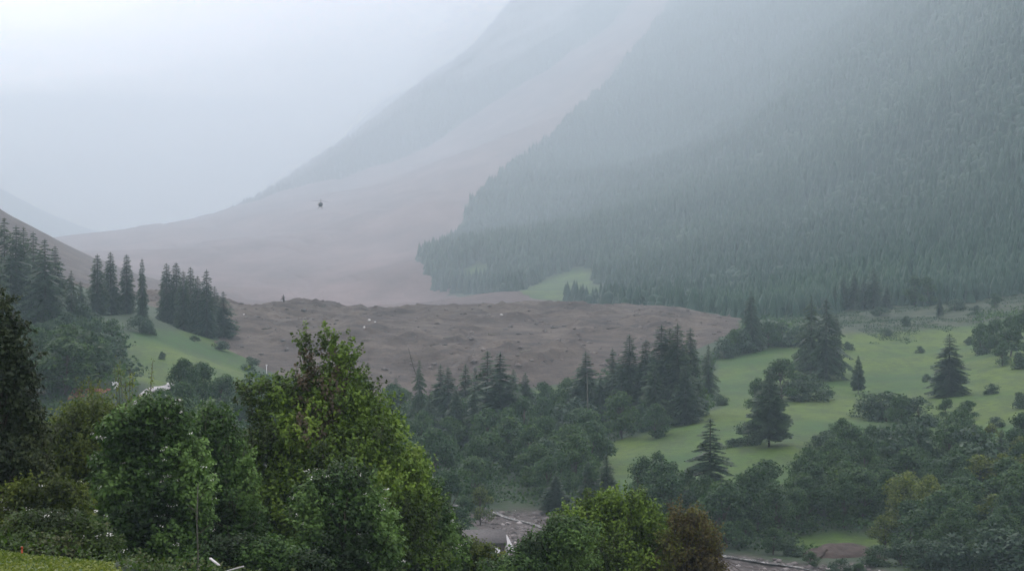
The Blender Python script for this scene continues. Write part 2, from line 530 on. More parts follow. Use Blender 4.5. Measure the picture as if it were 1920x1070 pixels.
sd_mead = np.full(GX.shape, -1e9)
for m_ in MEADOWS: sd_mead = np.maximum(sd_mead, sdist(GX, GY, m_))
a_mead = np.clip((sd_mead + edge_noise(GX, GY, 12, 4)) / 3 + 0.5, 0, 1)
sd_far = np.full(GX.shape, -1e9)
for m_ in FARMEADOWS: sd_far = np.maximum(sd_far, sdist(GX, GY, m_))
a_mead = np.maximum(a_mead, np.clip((sd_far + edge_noise(GX, GY, 30, 8)) / 8 + 0.5, 0, 1))
a_moor = np.clip((sdist(GX, GY, MOOR) + edge_noise(GX, GY, 25, 12)) / 12 + 0.5, 0, 1)
sd_riv = np.maximum(sdist(GX, GY, RIVERBED), sdist(GX, GY, RIVERTOP))
a_riv = np.clip((sd_riv + edge_noise(GX, GY, 8, 3)) / 1.5 + 0.5, 0, 1)
GZ -= 1.2 * np.clip(sd_riv / 4 + 0.2, 0, 1)                                     # the river has cut into its bed


def grid_faces(ny, nx, keep=None):
    i = np.arange(ny - 1)[:, None] * nx + np.arange(nx - 1)[None, :]
    f = np.stack([i, i + 1, i + nx + 1, i + nx], -1)
    if keep is not None:
        k = keep[:-1, :-1] | keep[1:, :-1] | keep[:-1, 1:] | keep[1:, 1:]
        return f[k]
    return f.reshape(-1, 4)


def compact(v, f):
    used = np.unique(f)
    remap = np.full(len(v), -1, np.int64); remap[used] = np.arange(len(used))
    return v[used], remap[f], used


m, N, L, b = new_mat("land")
big = noise(N, L, 0.02, 5)
fine = noise(N, L, 0.45, 6, rough=0.7)
grass = mixc(N, L, ramp(N, L, big, [(0.38, (0, 0, 0)), (0.6, (1, 1, 1))]), (0.026, 0.082, 0.010), (0.078, 0.130, 0.011))
dry = noise(N, L, 0.16, 8, rough=0.78, vec_scale=(1, 0.3, 1))
grass = mixc(N, L, ramp(N, L, dry, [(0.46, (0, 0, 0)), (0.60, (0.6, 0.6, 0.6))]), grass, (0.026, 0.048, 0.014))
grass = mixc(N, L, ramp(N, L, fine, [(0.35, (0, 0, 0)), (0.7, (0.6, 0.6, 0.6))]), grass, (0.022, 0.046, 0.014))
moor = ramp(N, L, noise(N, L, 0.12, 6, rough=0.75), [(0.35, (0.014, 0.028, 0.015)), (0.5, (0.030, 0.046, 0.022)), (0.66, (0.060, 0.070, 0.040))])
wood = ramp(N, L, noise(N, L, 0.06, 6, rough=0.7), [(0.3, (0.016, 0.034, 0.018)), (0.7, (0.038, 0.064, 0.026))])
gravel = ramp(N, L, noise(N, L, 0.8, 8, rough=0.8), [(0.32, (0.02, 0.018, 0.017)), (0.5, (0.060, 0.052, 0.048)), (0.62, (0.12, 0.11, 0.10)), (0.7, (0.26, 0.25, 0.235))])
col = mixc(N, L, attr(N, "moor"), wood, moor)
col = mixc(N, L, attr(N, "meadow"), col, grass)
col = mixc(N, L, attr(N, "riverbed"), col, gravel)
L.new(col, b.inputs["Base Color"])
bump(N, L, b, fine, 0.9, 0.4)
M["land"] = m

gv = np.stack([GX, GY, GZ], -1).reshape(-1, 3)
me = mesh_np("ground", gv, grid_faces(NY, NX), M["land"], True, {"meadow": a_mead.ravel(), "moor": a_moor.ravel(), "riverbed": a_riv.ravel()})
tag(link("ground", me), kind="structure")

# ------------------------------------------------------------------ landslide debris: lobe in the valley and fan up the gully
m, N, L, b = new_mat("landslide_debris")
n1 = noise(N, L, 0.05, 8, rough=0.7)
n1b = noise(N, L, 0.012, 8, rough=0.7, vec_scale=(1, 0.35, 1))
n2 = noise(N, L, 0.5, 8, rough=0.75)
col = ramp(N, L, n1, [(0.3, (0.036, 0.028, 0.024)), (0.44, (0.062, 0.048, 0.040)), (0.54, (0.094, 0.076, 0.060)), (0.64, (0.135, 0.112, 0.088))])
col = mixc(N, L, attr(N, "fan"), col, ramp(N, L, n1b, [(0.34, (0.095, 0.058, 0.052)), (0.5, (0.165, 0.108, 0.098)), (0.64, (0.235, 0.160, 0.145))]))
col = mixc(N, L, ramp(N, L, n2, [(0.30, (1, 1, 1)), (0.45, (0, 0, 0))]), col, (0.030, 0.024, 0.023))
col = mixc(N, L, ramp(N, L, n2, [(0.66, (0, 0, 0)), (0.74, (0.5, 0.5, 0.5))]), col, (0.20, 0.175, 0.155))
L.new(col, b.inputs["Base Color"])
bump(N, L, b, n2, 1.0, 1.5)
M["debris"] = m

ny, nx = 760, 620
ys = np.exp(np.linspace(math.log(600.0), math.log(5200.0), ny))
tt = np.linspace(-0.30, 0.16, nx)
DX = tt[None, :] * (ys[:, None] + 100); DY = np.repeat(ys[:, None], nx, 1)
sd = sdist(DX, DY, DEBRIS)
sdn = sd + 10 * fbm(DX, DY, 40, 4) * np.clip(DY / 900, 0.8, 3)
hz = H(DX, DY)
lift = np.clip((sdn + 4) / 12, -0.5, 1) * 1.2
nearf = np.clip((1150 - DY) / 150, 0, 1)
ridged = 1 - np.abs(fbm(DX * 0.8, DY * 0.5, 30, 4)) * 2.2
ins = np.clip(sdn / 25, 0, 1)
rough = nearf * (3.6 * (ridged - 0.5) + 1.8 * fbm(DX, DY, 7, 3) + 4.5 * fbm(DX + 50, DY * 0.6, 60, 3)) + (1 - nearf) * (6 * fbm(DX, DY * .5, 90, 4) - 7 * np.clip(1 - np.abs(fbm(DX + 0.25 * DY, DY * 0.12, 70, 3)) * 6, 0, 1))
DZ = np.where(sdn > 0, np.maximum(hz + 0.35 * np.clip(sdn / 3, 0, 1), hz + lift + ins * rough), hz + lift)
keep = sdn > -7
v, f, us_ = compact(np.stack([DX, DY, DZ], -1).reshape(-1, 3), grid_faces(ny, nx, keep))
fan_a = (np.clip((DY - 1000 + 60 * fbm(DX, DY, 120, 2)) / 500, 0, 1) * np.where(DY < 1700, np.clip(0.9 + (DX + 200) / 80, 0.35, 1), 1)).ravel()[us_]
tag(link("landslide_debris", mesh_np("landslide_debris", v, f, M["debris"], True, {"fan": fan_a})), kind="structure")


def HD(x, y):
    """height of the debris surface"""
    r = (math.log(y) - math.log(600.0)) / (math.log(5200.0) - math.log(600.0)) * (ny - 1)
    c = (x / (y + 100) - tt[0]) / (tt[1] - tt[0])
    return float(DZ[int(np.clip(round(r), 0, ny - 1)), int(np.clip(round(c), 0, nx - 1))])


#OBJECTS
# ------------------------------------------------------------------ distant forest on the mountain (far-off wood, one mass)
def rand_unit(n):
    v = rs.normal(size=(n, 3))
    return v / (np.linalg.norm(v, axis=1)[:, None] + 1e-9)


def forest_mass():
    n = 230000
    y = np.exp(rs.uniform(math.log(930 + 100), math.log(5600 + 100), n)) - 100
    t = rs.uniform(-0.30, 0.30, n)
    x = t * (y + 100)
    spacing_keep = rs.rand(n) < np.clip(((y + 100) / 2600.0) ** 1.0, 0.22, 1.0)
    z = H(x, y)
    okk = spacing_keep & (sdist(x, y, DEBRIS) + 14 * fbm(x, y, 60, 3) < -4) & (z < 640)
    for q in FARMEADOWS: okk &= sdist(x, y, q) < -2 + 5 * fbm(x, y, 20, 2)
    okk &= sdist(x, y, MOOR) < 0
    # glades and thin strips between the stands of spruce
    dens = fbm(x + 0.4 * y, y * 0.35, 210, 3)
    okk &= (dens > -0.75) | (rs.rand(n) < 0.3)
    # the left bank and the far background stay open
    okk &= ~((x < -80) & (y < 3000))
    x, y, z = x[okk], y[okk], z[okk]
    n = len(x)
    hgt = rs.uniform(6, 15, n) ** 1.0 * np.clip((y + 600) / 2000, 0.85, 1.2)
    rad = hgt * rs.uniform(0.20, 0.34, n)
    broad = rs.rand(n) < np.clip(0.12 + 0.9 * fbm(x, y, 120, 2), 0, 0.6)
    hgt = np.where(broad, hgt * 0.65, hgt); rad = np.where(broad, rad * 1.25, rad)
    k = 5
    th = rs.uniform(0, 6.28, n)
    vs, fs, tn = [], [], []
    base = 0
    tint = np.clip(np.where(broad, 0.52, 0.36) + 0.10 * rs.normal(size=n) + 0.5 * fbm(x, y, 150, 3), 0, 1)
    for (zb, zt, rb) in ((0.02, 0.62, 1.0), (0.35, 1.0, 0.72)):
        ring = []
        for j in range(k):
            a = th + j * 2 * math.pi / k + rs.uniform(-.3, .3, n)
            r = rad * rb * rs.uniform(0.65, 1.15, n)
            ring.append(np.stack([x + r * np.cos(a), y + r * np.sin(a), z + hgt * (zb + rs.uniform(-0.05, 0.06, n))], 1))
        lean = rs.normal(size=(n, 2)) * 0.25
        apex = np.stack([x + lean[:, 0], y + lean[:, 1], z + hgt * zt * np.where(broad, 0.9, 1)], 1)
        sh = np.where(broad, 0.55, 0.06)
        top = []
        if True:
            for j in range(k):
                q = ring[j] * 0.45 + apex * 0.55
                out = (ring[j] - apex) * np.array([1, 1, 0]) * sh[:, None]
                top.append(q + out)
        V = np.stack(ring + top + [apex], 1)          # n, 2k+1, 3
        vs.append(V.reshape(-1, 3))
        idx = base + np.arange(n)[:, None] * (2 * k + 1)
        for j in range(k):
            j2 = (j + 1) % k
            fs.append(np.stack([idx[:, 0] + j, idx[:, 0] + j2, idx[:, 0] + k + j2, idx[:, 0] + k + j], 1))
            fs.append(np.stack([idx[:, 0] + k + j, idx[:, 0] + k + j2, idx[:, 0] + 2 * k, idx[:, 0] + 2 * k], 1))
        tn.append(np.repeat(tint, 2 * k + 1))
        base += n * (2 * k + 1)
    f4 = np.vstack([q for i, q in enumerate(fs) if i % 2 == 0])
    f3 = np.vstack([q[:, :3] for i, q in enumerate(fs) if i % 2 == 1])
    me = mesh_np("forest", np.vstack(vs), [f4, f3], M["forest"], False, {"tint": np.concatenate(tn)})
    tag(link("forest", me), "hazy mixed forest covering the steep mountainside across the valley", None, None, "stuff")
    print("forest trees", n)


forest_mass()


# ------------------------------------------------------------------ leaves and trees
def leaf_cards(pos, size, nrm=None, tint=None, aspect=0.6, jitter=0.35):
    """one kite-shaped leaf per position, folded slightly; returns verts, quads, tint"""
    n = len(pos)
    nr = rand_unit(n) if nrm is None else nrm
    t = np.cross(nr, rand_unit(n)); t /= np.linalg.norm(t, axis=1)[:, None] + 1e-9
    b = np.cross(nr, t)
    sz = size * (1 + jitter * rs.uniform(-1, 1, n))
    sz = sz[:, None]
    v = np.stack([pos - t * sz * 0.5, pos + b * sz * aspect * 0.5 + nr * sz * 0.1, pos + t * sz * 0.6, pos - b * sz * aspect * 0.5 + nr * sz * 0.1], 1).reshape(-1, 3)
    f = np.arange(n * 4).reshape(-1, 4)
    tt_ = np.repeat(np.clip(rs.uniform(0.1, 0.9, n) if tint is None else tint, 0, 1), 4)
    return v, f, tt_


def spruce_meshes(Hh, Rr, seed, ragged=0.25, bare=0.08, narrow=1.0, droop=0.35, pw=0.8, fine=False):
    """crown of drooping needle sprays on whorled branches, tapered trunk"""
    global rs
    rs = np.random.RandomState(seed)
    tr = MB()
    zz = np.linspace(0, Hh * 0.97, 9)
    tr.tube(np.stack([rs.normal(size=9) * 0.03 * Hh / 18, rs.normal(size=9) * 0.03 * Hh / 18, zz], 1), np.linspace(Hh * 0.016, Hh * 0.002, 9), 7)
    cr = MB()
    z = Hh * bare
    lev = 0
    while z < Hh * 0.985:
        f = (z - Hh * bare) / (Hh * (1 - bare))
        prof = (1 - f) ** pw * (0.55 + 0.45 * min(1, f / 0.12)) * narrow
        nb = int(5 + 5 * (1 - f))
        a0 = rs.uniform(0, 6.28)
        for j in range(nb):
            L_ = Rr * prof * (1 + ragged * rs.uniform(-1.3, 0.8)) + 0.12
            if rs.rand() < 0.05: continue
            a = a0 + j * 6.283 / nb + rs.uniform(-0.3, 0.3)
            d = np.array([math.cos(a), math.sin(a), 0])
            up = 0.25 * f - 0.05
            m_ = max(3, int(L_ / (0.10 if fine else 0.30)))
            s = (np.arange(m_) + 0.6) / m_
            px_ = d[None] * (L_ * s)[:, None]
            pz = z + L_ * (up * s - droop * s ** 1.6) + 0.0
            p = px_ + np.array([0, 0, 1.0]) * pz[:, None]
            side = np.array([-d[1], d[0], 0])
            w = (0.16 + 0.34 * L_ * 0.35 * np.sin(np.clip(s, 0.05, 1) * 2.6) + 0.05) * (0.5 if fine else 1)
            # flat spray halves hanging from the branch, plus tip tuft
            for sg in (-1, 1):
                q0 = p - d * (L_ / m_ * 0.8)
                q1 = p + d * (L_ / m_ * 0.5)
                dr = rs.uniform(0.15, 0.6, m_)[:, None] * np.array([0, 0, -1.0])
                o = side * sg * (w * rs.uniform(0.6, 1.3, m_))[:, None]
                V = np.stack([q0, q1, q1 + o * 0.7 + dr * w[:, None] * 1.2 + d * 0.12, q0 + o + dr * w[:, None] * 1.4], 1).reshape(-1, 3)
                F = np.arange(m_ * 4).reshape(-1, 4)
                cr.add(V, F, tint=np.repeat(np.clip(rs.uniform(0.1, 0.7, m_) + 0.3 * s, 0, 1), 4))
        z += Hh * (0.016 if fine else 0.021) * rs.uniform(0.7, 1.35)
        lev += 1
    # leading shoot
    cr.tube([[0, 0, Hh * 0.95], [0, 0, Hh * 1.0]], [Hh * 0.006, Hh * 0.001], 4)
    return tr.mesh("spruce_trunk", M["bark"]), cr.mesh("spruce_crown", M["spruce_near" if fine else "spruce"])


def limb(mb, p0, p1, r0, r1, bend=0.12, n=5):
    p0, p1 = np.array(p0, float), np.array(p1, float)
    L_ = np.linalg.norm(p1 - p0)
    s = np.linspace(0, 1, n)[:, None]
    off = rs.normal(size=3) * bend * L_
    pts = p0 + (p1 - p0) * s + off * (s * (1 - s)) * 2
    pts[:, 2] -= 0.06 * L_ * (s[:, 0] * (1 - s[:, 0]))
    mb.tube(pts, np.linspace(r0, r1, n), 5)


def broad_meshes(Hh, W, seed, clumps=16, leaves=3600, leaf=0.42, bare=0.12, mat="leaf", flat=0.8, spiky=0.0):
    """trunk with limbs reaching into leaf clumps spread through an uneven crown"""
    global rs
    rs = np.random.RandomState(seed)
    tr, cr = MB(), MB()
    c = []
    for i in range(clumps):
        f = rs.rand() ** 0.8
        zc = Hh * (bare + (1 - bare) * (0.12 + 0.76 * f))
        rr = W * math.sqrt(max(0.05, 1 - (2 * f - 0.85) ** 2 * 0.85)) * rs.uniform(0.25, 0.72)
        a = rs.uniform(0, 6.28)
        c.append((rr * math.cos(a), rr * math.sin(a), zc, W * rs.uniform(0.24, 0.46)))
    c.append((rs.normal() * 0.08 * W, rs.normal() * 0.08 * W, Hh * 0.9, W * 0.28))
    lean = rs.normal(size=2) * 0.05 * Hh
    top = np.array([lean[0], lean[1], Hh * 0.72])
    tr.tube(np.linspace([0, 0, -0.3], top, 6) + rs.normal(size=(6, 3)) * [0.05, 0.05, 0], np.linspace(Hh * 0.02, Hh * 0.006, 6), 7)
    per = leaves // len(c)
    for (x, y, z, r) in c:
        zb = max(0.1 * Hh, z - 0.35 * Hh)
        limb(tr, top * (zb / top[2]) * [1, 1, 1], (x, y, z), Hh * 0.007, Hh * 0.0015)
        u = rand_unit(per)
        rad = r * (0.35 + 0.65 * rs.rand(per) ** 0.5)[:, None]
        lump = 1 + 0.25 * np.sin(u[:, :1] * 5 + x) * np.cos(u[:, 2:] * 6 + y)
        p = np.array([x, y, z]) + u * rad * lump * np.array([1, 1, flat + spiky])
        nr = u * 0.7 + rand_unit(per) * 0.9 + np.array([0, 0, 0.5])
        nr /= np.linalg.norm(nr, axis=1)[:, None]
        tn = np.clip(rs.normal(0.45, 0.2, per) + rs.uniform(-0.15, 0.15), 0, 0.88)
        v, f, t = leaf_cards(p, leaf, nr, tn, 0.75)
        cr.add(v, f, tint=t)
    return tr.mesh("trunk_mesh", M["bark"]), cr.mesh("crown_mesh", M[mat])


PROTO = {
    "spruce": [spruce_meshes(18, 4.6, 100 + i, rg, br, nr) for i, (rg, br, nr) in enumerate([(0.4, 0.06, 1), (0.6, 0.08, 1.0), (0.5, 0.05, 0.9), (0.7, 0.10, 0.95)])],
    "column": [spruce_meshes(20, 2.9, 120 + i, 0.3, 0.03, 1.05, 0.5, 0.55) for i in range(3)],
    "gappy": [spruce_meshes(22, 5.4, 140 + i, 0.85, 0.07, 0.95, 0.45, 0.7) for i in range(2)],
    "wide": [spruce_meshes(17, 6.2, 150, 0.3, 0.14, 1.0, 0.16)],
    "tree": [broad_meshes(11, 4.4, 200 + i, 21, 5000, 0.40, -0.06) for i in range(5)],
    "tall": [broad_meshes(15, 4.2, 220 + i, 24, 5400, 0.42, -0.03, "leaf", 1.1) for i in range(4)],
    "shrub": [broad_meshes(4.0, 2.9, 240 + i, 12, 2200, 0.28, -0.12, "leaf_dark", 0.75) for i in range(4)],
    "pale": [broad_meshes(9, 3.4, 260 + i, 14, 3000, 0.34, 0.1, "leaf_olive", 0.95) for i in range(2)],
}
PH = {"spruce": 18, "column": 20, "gappy": 22, "wide": 17, "tree": 11, "tall": 15, "shrub": 4.0, "pale": 9}
NM = {"spruce": ("spruce_tree", "spruce"), "column": ("spruce_tree", "spruce"), "gappy": ("spruce_tree", "spruce"), "wide": ("spruce_tree", "spruce"),
      "tree": ("broadleaf_tree", "tree"), "tall": ("broadleaf_tree", "tree"), "shrub": ("shrub", "shrub"), "pale": ("broadleaf_tree", "tree")}
COUNT = {}


def plant(kind, x, y, height, label, group, wf=1.0, rz=None, z=None):
    k = COUNT.get(kind, 0); COUNT[kind] = k + 1
    tr, cr = PROTO[kind][k % len(PROTO[kind])]
    s = height / PH[kind]
    gz = float(H(x, y)) if z is None else z
    root = empty(NM[kind][0], (x, y, gz - 0.15), R.uniform(0, 6.28) if rz is None else rz, (s * wf, s * wf, s))
    tag(root, label, NM[kind][1], group)
    link("trunk" if kind != "shrub" else "stem", tr, root)
    link("crown" if kind != "shrub" else "foliage", cr, root)
    return root


def plant_px(kind, px, top, base, label, group, wf=1.0, y0=150.0, D=None):
    """base row stands on the land; top row gives the height"""
    if kind in ("spruce", "column") and y0 < 300: wf *= 1.22
    p = hit(px, base, y0) if D is None else np.array([*at(px, 430, D)[:2], 0])
    if p is None: p = at(px, base, 600)
    d = p[1]
    gz = float(H(p[0], p[1]))
    zt = at(px, top, d)[2]
    return plant(kind, p[0], p[1], max(1.0, zt - gz), label, group, wf)


# --- the named ones: (kind, x, top, base, width factor, label)
G = "four narrow spruces in a row on the left hill"
for a in [("column", 182, 474, 594, 1.15, "broadest narrow spruce, left end of the hilltop row of four"),
          ("column", 207, 471, 596, 1.0, "tallest narrow spruce, second in the hilltop row of four"),
          ("column", 237, 475, 594, 1.0, "third narrow spruce in the hilltop row of four, standing apart"),
          ("column", 266, 482, 588, 0.62, "thinnest pole-like spruce at the right end of the hilltop row")]:
    plant_px(a[0], a[1], a[2], a[3], a[5], G, a[4], D=700 + (a[1] % 7) * 3)
G = "dense spruce clump on the left hill"
for a in [("column", 312, 492, 612, 1.05, "left edge spruce of the dense clump above the small meadow"),
          ("column", 330, 490, 614, 1.05, "twin-topped neighbour, second spruce of the dense hill clump"),
          ("column", 343, 505, 616, 1.0, "shorter spruce wedged third in the dense hill clump"),
          ("column", 357, 499, 616, 0.95, "sharp-tipped middle spruce of the dense hill clump"),
          ("column", 370, 515, 616, 1.0, "low spruce filling the gap beside the sharp-tipped one"),
          ("column", 387, 503, 616, 0.95, "slender pointed spruce standing tallest at the clump's right side"),
          ("spruce", 402, 535, 614, 1.0, "dark spruce a step right of the slender pointed one"),
          ("spruce", 418, 545, 614, 1.15, "lowest spruce at the debris edge, right end of the clump")]:
    plant_px(a[0], a[1], a[2], a[3], a[5], G, a[4], D=730 + (a[1] % 9) * 3)
G = "dark spruces along the left picture edge"
for i, (x, t, l) in enumerate([(-18, 430, "spruce cut by the left picture edge on the wooded hill"), (8, 406, "tallest spruce of the left hill wood, rising above the bare slope"),
                               (30, 420, "ragged spruce just right of the tallest one on the left hill"), (44, 424, "crooked-topped spruce in the middle of the left hill wood"),
                               (62, 432, "bushy spruce with thin crown left of the paired tops"), (84, 446, "left one of the paired spruces above the left wood"),
                               (103, 458, "right one of the paired spruces, its tip against the mauve slope"), (133, 505, "small spruce between the left wood and the hilltop row"),
                               (150, 525, "smallest dark spruce at the foot of the hilltop row"), (115, 520, "low spruce tucked under the paired spruces"),
                               (20, 470, "second-rank spruce below the tallest one on the left hill"), (70, 490, "second-rank spruce below the bushy one on the left hill")]):
    plant_px(["spruce", "gappy", "spruce"][i % 3], x, t, 610, l, G, 0.95, D=610 + (i * 37) % 60)
G = "shrubs on and around the small left meadow"
for a in [("shrub", 262, 592, 624, 1.3, "broad dark shrub at the top edge of the small left meadow"), ("shrub", 280, 600, 626, 1.0, "rounded dark shrub pressed against its broader neighbour"),
          ("shrub", 303, 658, 674, 0.9, "tiny lone shrub in the middle of the small left meadow"), ("shrub", 365, 628, 640, 1.6, "low scrub left of the pale meadow rim"),
          ("shrub", 412, 638, 656, 2.0, "long low shrub along the right rim of the small meadow"), ("shrub", 466, 668, 695, 1.2, "shrub where the small meadow meets the debris"),
          ("tree", 345, 668, 752, 1.2, "round broadleaf tree below the small meadow, lit green on top"), ("tree", 378, 676, 760, 1.3, "right half of the round pair below the small meadow"),
          ("tree", 425, 698, 770, 1.1, "broadleaf tree between the round pair and the leafy foreground tree"), ("shrub", 470, 728, 768, 1.3, "shrub low beside the leafy foreground tree")]:
    plant_px(a[0], a[1], a[2], a[3], a[5], G, a[4])
G = "spruces in front of the debris lobe"
for i, a in enumerate([("gappy", 786, 672, 835, 0.62, "thin ragged spruce nearest the leaning broken trunk"), ("spruce", 826, 680, 838, 0.9, "left one of two close spruces before the debris"),
          ("spruce", 840, 684, 840, 0.85, "right one of two close spruces before the debris"), ("spruce", 873, 680, 836, 1.0, "pointed spruce between the close two and the big pair"),
          ("spruce", 914, 655, 838, 1.15, "left one of the big pair of spruces in the valley"), ("spruce", 938, 657, 842, 1.35, "right one of the big pair, its skirt reaching the pale meadow strip"),
          ("spruce", 890, 720, 850, 1.0, "short spruce at the feet of the big pair"), ("spruce", 855, 725, 850, 1.0, "short spruce at the feet of the close two"),
          ("spruce", 805, 738, 850, 1.0, "short spruce at the foot of the thin ragged one")]):
    plant_px(a[0], a[1], a[2], a[3], a[5], G, a[4])
G = "dark spruce stand right of the valley middle"
for a in [("spruce", 1098, 656, 800, 1.25, "spruce with the pale bare pole, left end of the dark stand"), ("spruce", 1148, 650, 795, 0.85, "needle-tipped small spruce second in the dark stand"),
          ("spruce", 1180, 624, 795, 1.1, "broad-topped spruce third from the left in the dark stand"), ("column", 1211, 634, 792, 1.1, "columnar spruce in the dip of the dark stand"),
          ("column", 1240, 606, 790, 1.2, "left one of the dark stand's tallest group"), ("spruce", 1256, 612, 788, 1.2, "dense spruce filling the middle of the tallest group"),
          ("column", 1270, 603, 788, 1.25, "tallest spruce of the whole dark stand"), ("column", 1294, 612, 780, 0.95, "slim spruce leaning out right of the tallest one"),
          ("gappy", 1328, 643, 745, 0.9, "open-branched spruce with sky gaps at the stand's right end"), ("spruce", 1165, 690, 800, 1.1, "lower spruce in front of the broad-topped one"),
          ("spruce", 1228, 680, 800, 1.1, "lower spruce in front of the columnar one"), ("spruce", 1285, 680, 795, 1.1, "lower spruce in front of the slim leaning one"),
          ("spruce", 1125, 700, 802, 1.0, "lower spruce between pale pole and needle tip")]:
    plant_px(a[0], a[1], a[2], a[3], a[5], G, a[4])
G = "single trees on the right meadow"
for a in [("wide", 1442, 690, 838, 1.0, "wide dark spruce with visible trunk alone on the bright meadow"), ("gappy", 1521, 553, 708, 0.95, "left one of the tall twin spruces with gaps"),
          ("gappy", 1549, 555, 712, 1.1, "right one of the tall twin spruces with gaps"), ("column", 1568, 585, 700, 0.8, "thin shadowy spruce close behind the tall twins"),
          ("wide", 1609, 663, 738, 0.62, "small cone-shaped spruce between the twins and the dark pyramid"), ("spruce", 1780, 622, 742, 1.35, "dark pyramid spruce on the right part of the meadow"),
          ("tree", 1466, 670, 752, 1.4, "round pale broadleaf crown behind the wide dark spruce"), ("shrub", 1505, 700, 750, 1.7, "bushy thicket right of the round pale crown"),
          ("shrub", 1535, 715, 748, 1.5, "low end of the thicket near the small cone spruce"), ("tree", 1420, 705, 780, 0.9, "small broadleaf left of the round pale crown"),
          ("shrub", 1402, 790, 834, 1.2, "shrub in the lee of the wide dark spruce"),
          ("tree", 1579, 780, 836, 1.2, "small rounded tree alone below the cone-shaped spruce"), ("shrub", 1545, 806, 842, 1.6, "low bush left of the small rounded tree"),
          ("shrub", 1632, 738, 784, 1.6, "left bush of the meadow thicket under the ridge"), ("shrub", 1662, 735, 790, 1.6, "left middle bush of the meadow thicket"),
          ("tree", 1690, 738, 800, 1.3, "tallest middle bush of the meadow thicket"), ("shrub", 1722, 745, 800, 1.5, "right end bush of the meadow thicket"), ("tree", 1705, 780, 835, 1.1, "low dark tree below the meadow thicket"),
          ("tree", 1775, 745, 786, 1.3, "pale rounded bush just under the dark pyramid spruce"), ("tree", 1815, 748, 788, 1.6, "flat-topped bush with its shadow right of the pyramid spruce"),
          ("shrub", 1912, 735, 765, 1.5, "bush cut by the right picture edge"), ("shrub", 1738, 700, 716, 1.0, "tiny shrub left of the dark pyramid")]:
    plant_px(a[0], a[1], a[2], a[3], a[5], G, a[4])
G = "misty trees at the upper edge of the right meadow"
for i, a in enumerate([("gappy", 1408, 543, 655, 0.95, "faded lone spruce between the debris edge and the twins"), ("tree", 1375, 615, 665, 1.2, "bush at the debris edge left of the faded spruce"),
          ("shrub", 1395, 618, 660, 1.5, "bush at the foot of the faded spruce"), ("tree", 1440, 600, 652, 1.3, "tree right of the faded spruce on the meadow rim"), ("shrub", 1470, 606, 650, 1.6, "hedge-like bush mid rim"),
          ("shrub", 1498, 610, 648, 1.6, "hedge-like bush beside the tall twins"), ("shrub", 1358, 635, 672, 1.3, "lowest bush where meadow rim and debris meet"),
          ("spruce", 1582, 512, 580, 1.1, "left shoulder spruce of the misty group"), ("spruce", 1602, 506, 578, 1.1, "second spruce of the misty group"), ("spruce", 1638, 500, 578, 1.35, "highest spruce of the misty group"),
          ("spruce", 1620, 515, 580, 1.2, "spruce between second and highest of the misty group"), ("spruce", 1662, 530, 580, 1.2, "sloping right side spruce of the misty group"), ("spruce", 1565, 535, 585, 1.0, "lowest left spruce of the misty group"),
          ("tree", 1715, 515, 574, 1.0, "faint flat-topped tree left of the dark little column"), ("tree", 1738, 517, 574, 1.0, "faint broad tree beside the flat-topped one"),
          ("column", 1762, 550, 592, 1.3, "dark little column tree standing on the moor"), ("shrub", 1790, 560, 582, 1.6, "dim bush right of the dark column"),
          ("tree", 1865, 548, 578, 1.2, "misty bush over the pale patch near the right edge"), ("shrub", 1830, 572, 590, 1.4, "low dim bush left of the pale patch"),
          ("shrub", 1700, 592, 612, 1.3, "dark tuft in the middle of the moor"), ("shrub", 1725, 648, 662, 1.2, "small shrub on the moor's lower edge"), ("shrub", 1650, 575, 592, 1.8, "scrub under the misty group"),
          ("tree", 1840, 603, 660, 1.2, "left tree of the thicket at the right edge"), ("tree", 1868, 595, 665, 1.1, "second tree of the right edge thicket"), ("tree", 1895, 590, 668, 1.2, "tallest tree of the right edge thicket"),
          ("tree", 1925, 580, 672, 1.2, "right edge thicket tree cut by the picture edge"), ("tree", 1880, 640, 685, 1.2, "front bush of the right edge thicket"), ("shrub", 1842, 636, 664, 1.4, "low front bush of the thicket, left side"),
          ("shrub", 1912, 660, 692, 1.3, "lowest bush before the right edge thicket")]):
    plant_px(a[0], a[1], a[2], a[3], a[5], G, a[4], y0=300)
G = "bushes along the right river bank"
for i, (x, tp, bs) in enumerate([(1520, 1030, 1062), (1575, 1046, 1078), (1650, 1020, 1060), (1690, 1005, 1058), (1735, 1010, 1066), (1780, 1000, 1070), (1825, 1008, 1072), (1870, 990, 1074), (1912, 1000, 1078), (1610, 1052, 1085)]):
    plant_px("shrub" if i % 3 else "tree", x, tp, bs, ["first low bush right of the open gravel", "half-buried bush below the brown earth bank", "bush on the earth bank's right shoulder", "dark bush beside the bank's right shoulder bush", "fifth bush along the right river bank", "sixth bush along the right river bank, taller", "seventh bush along the right river bank", "eighth bush along the right river bank, near the corner", "last bush of the right river bank at the picture corner", "lowest bush under the brown earth bank"][i], G, 1.5)
G = "scattered bushes of the upper right meadow"
for i, (x, tp, bs, l) in enumerate([
                                 (1860, 718, 738, "bush between the pyramid and the right edge"), 
                                 (1375, 820, 838, "bush left of the wide dark spruce"), (1350, 740, 760, "bush on the meadow's left rim below the open-branched spruce"), (1870, 780, 800, "bush above the right small pointed spruce"), (1760, 800, 822, "bush above the upper right wood's left end"), 
                                 (1590, 640, 656, "bush on the moor's left lower corner"), (1820, 630, 646, "moor bush left of the right edge thicket"), (1660, 615, 630, "moor bush below the misty group")]):
    plant_px("shrub", x, tp, bs, l, G, 1.5)
G = "conifers of the riverside"
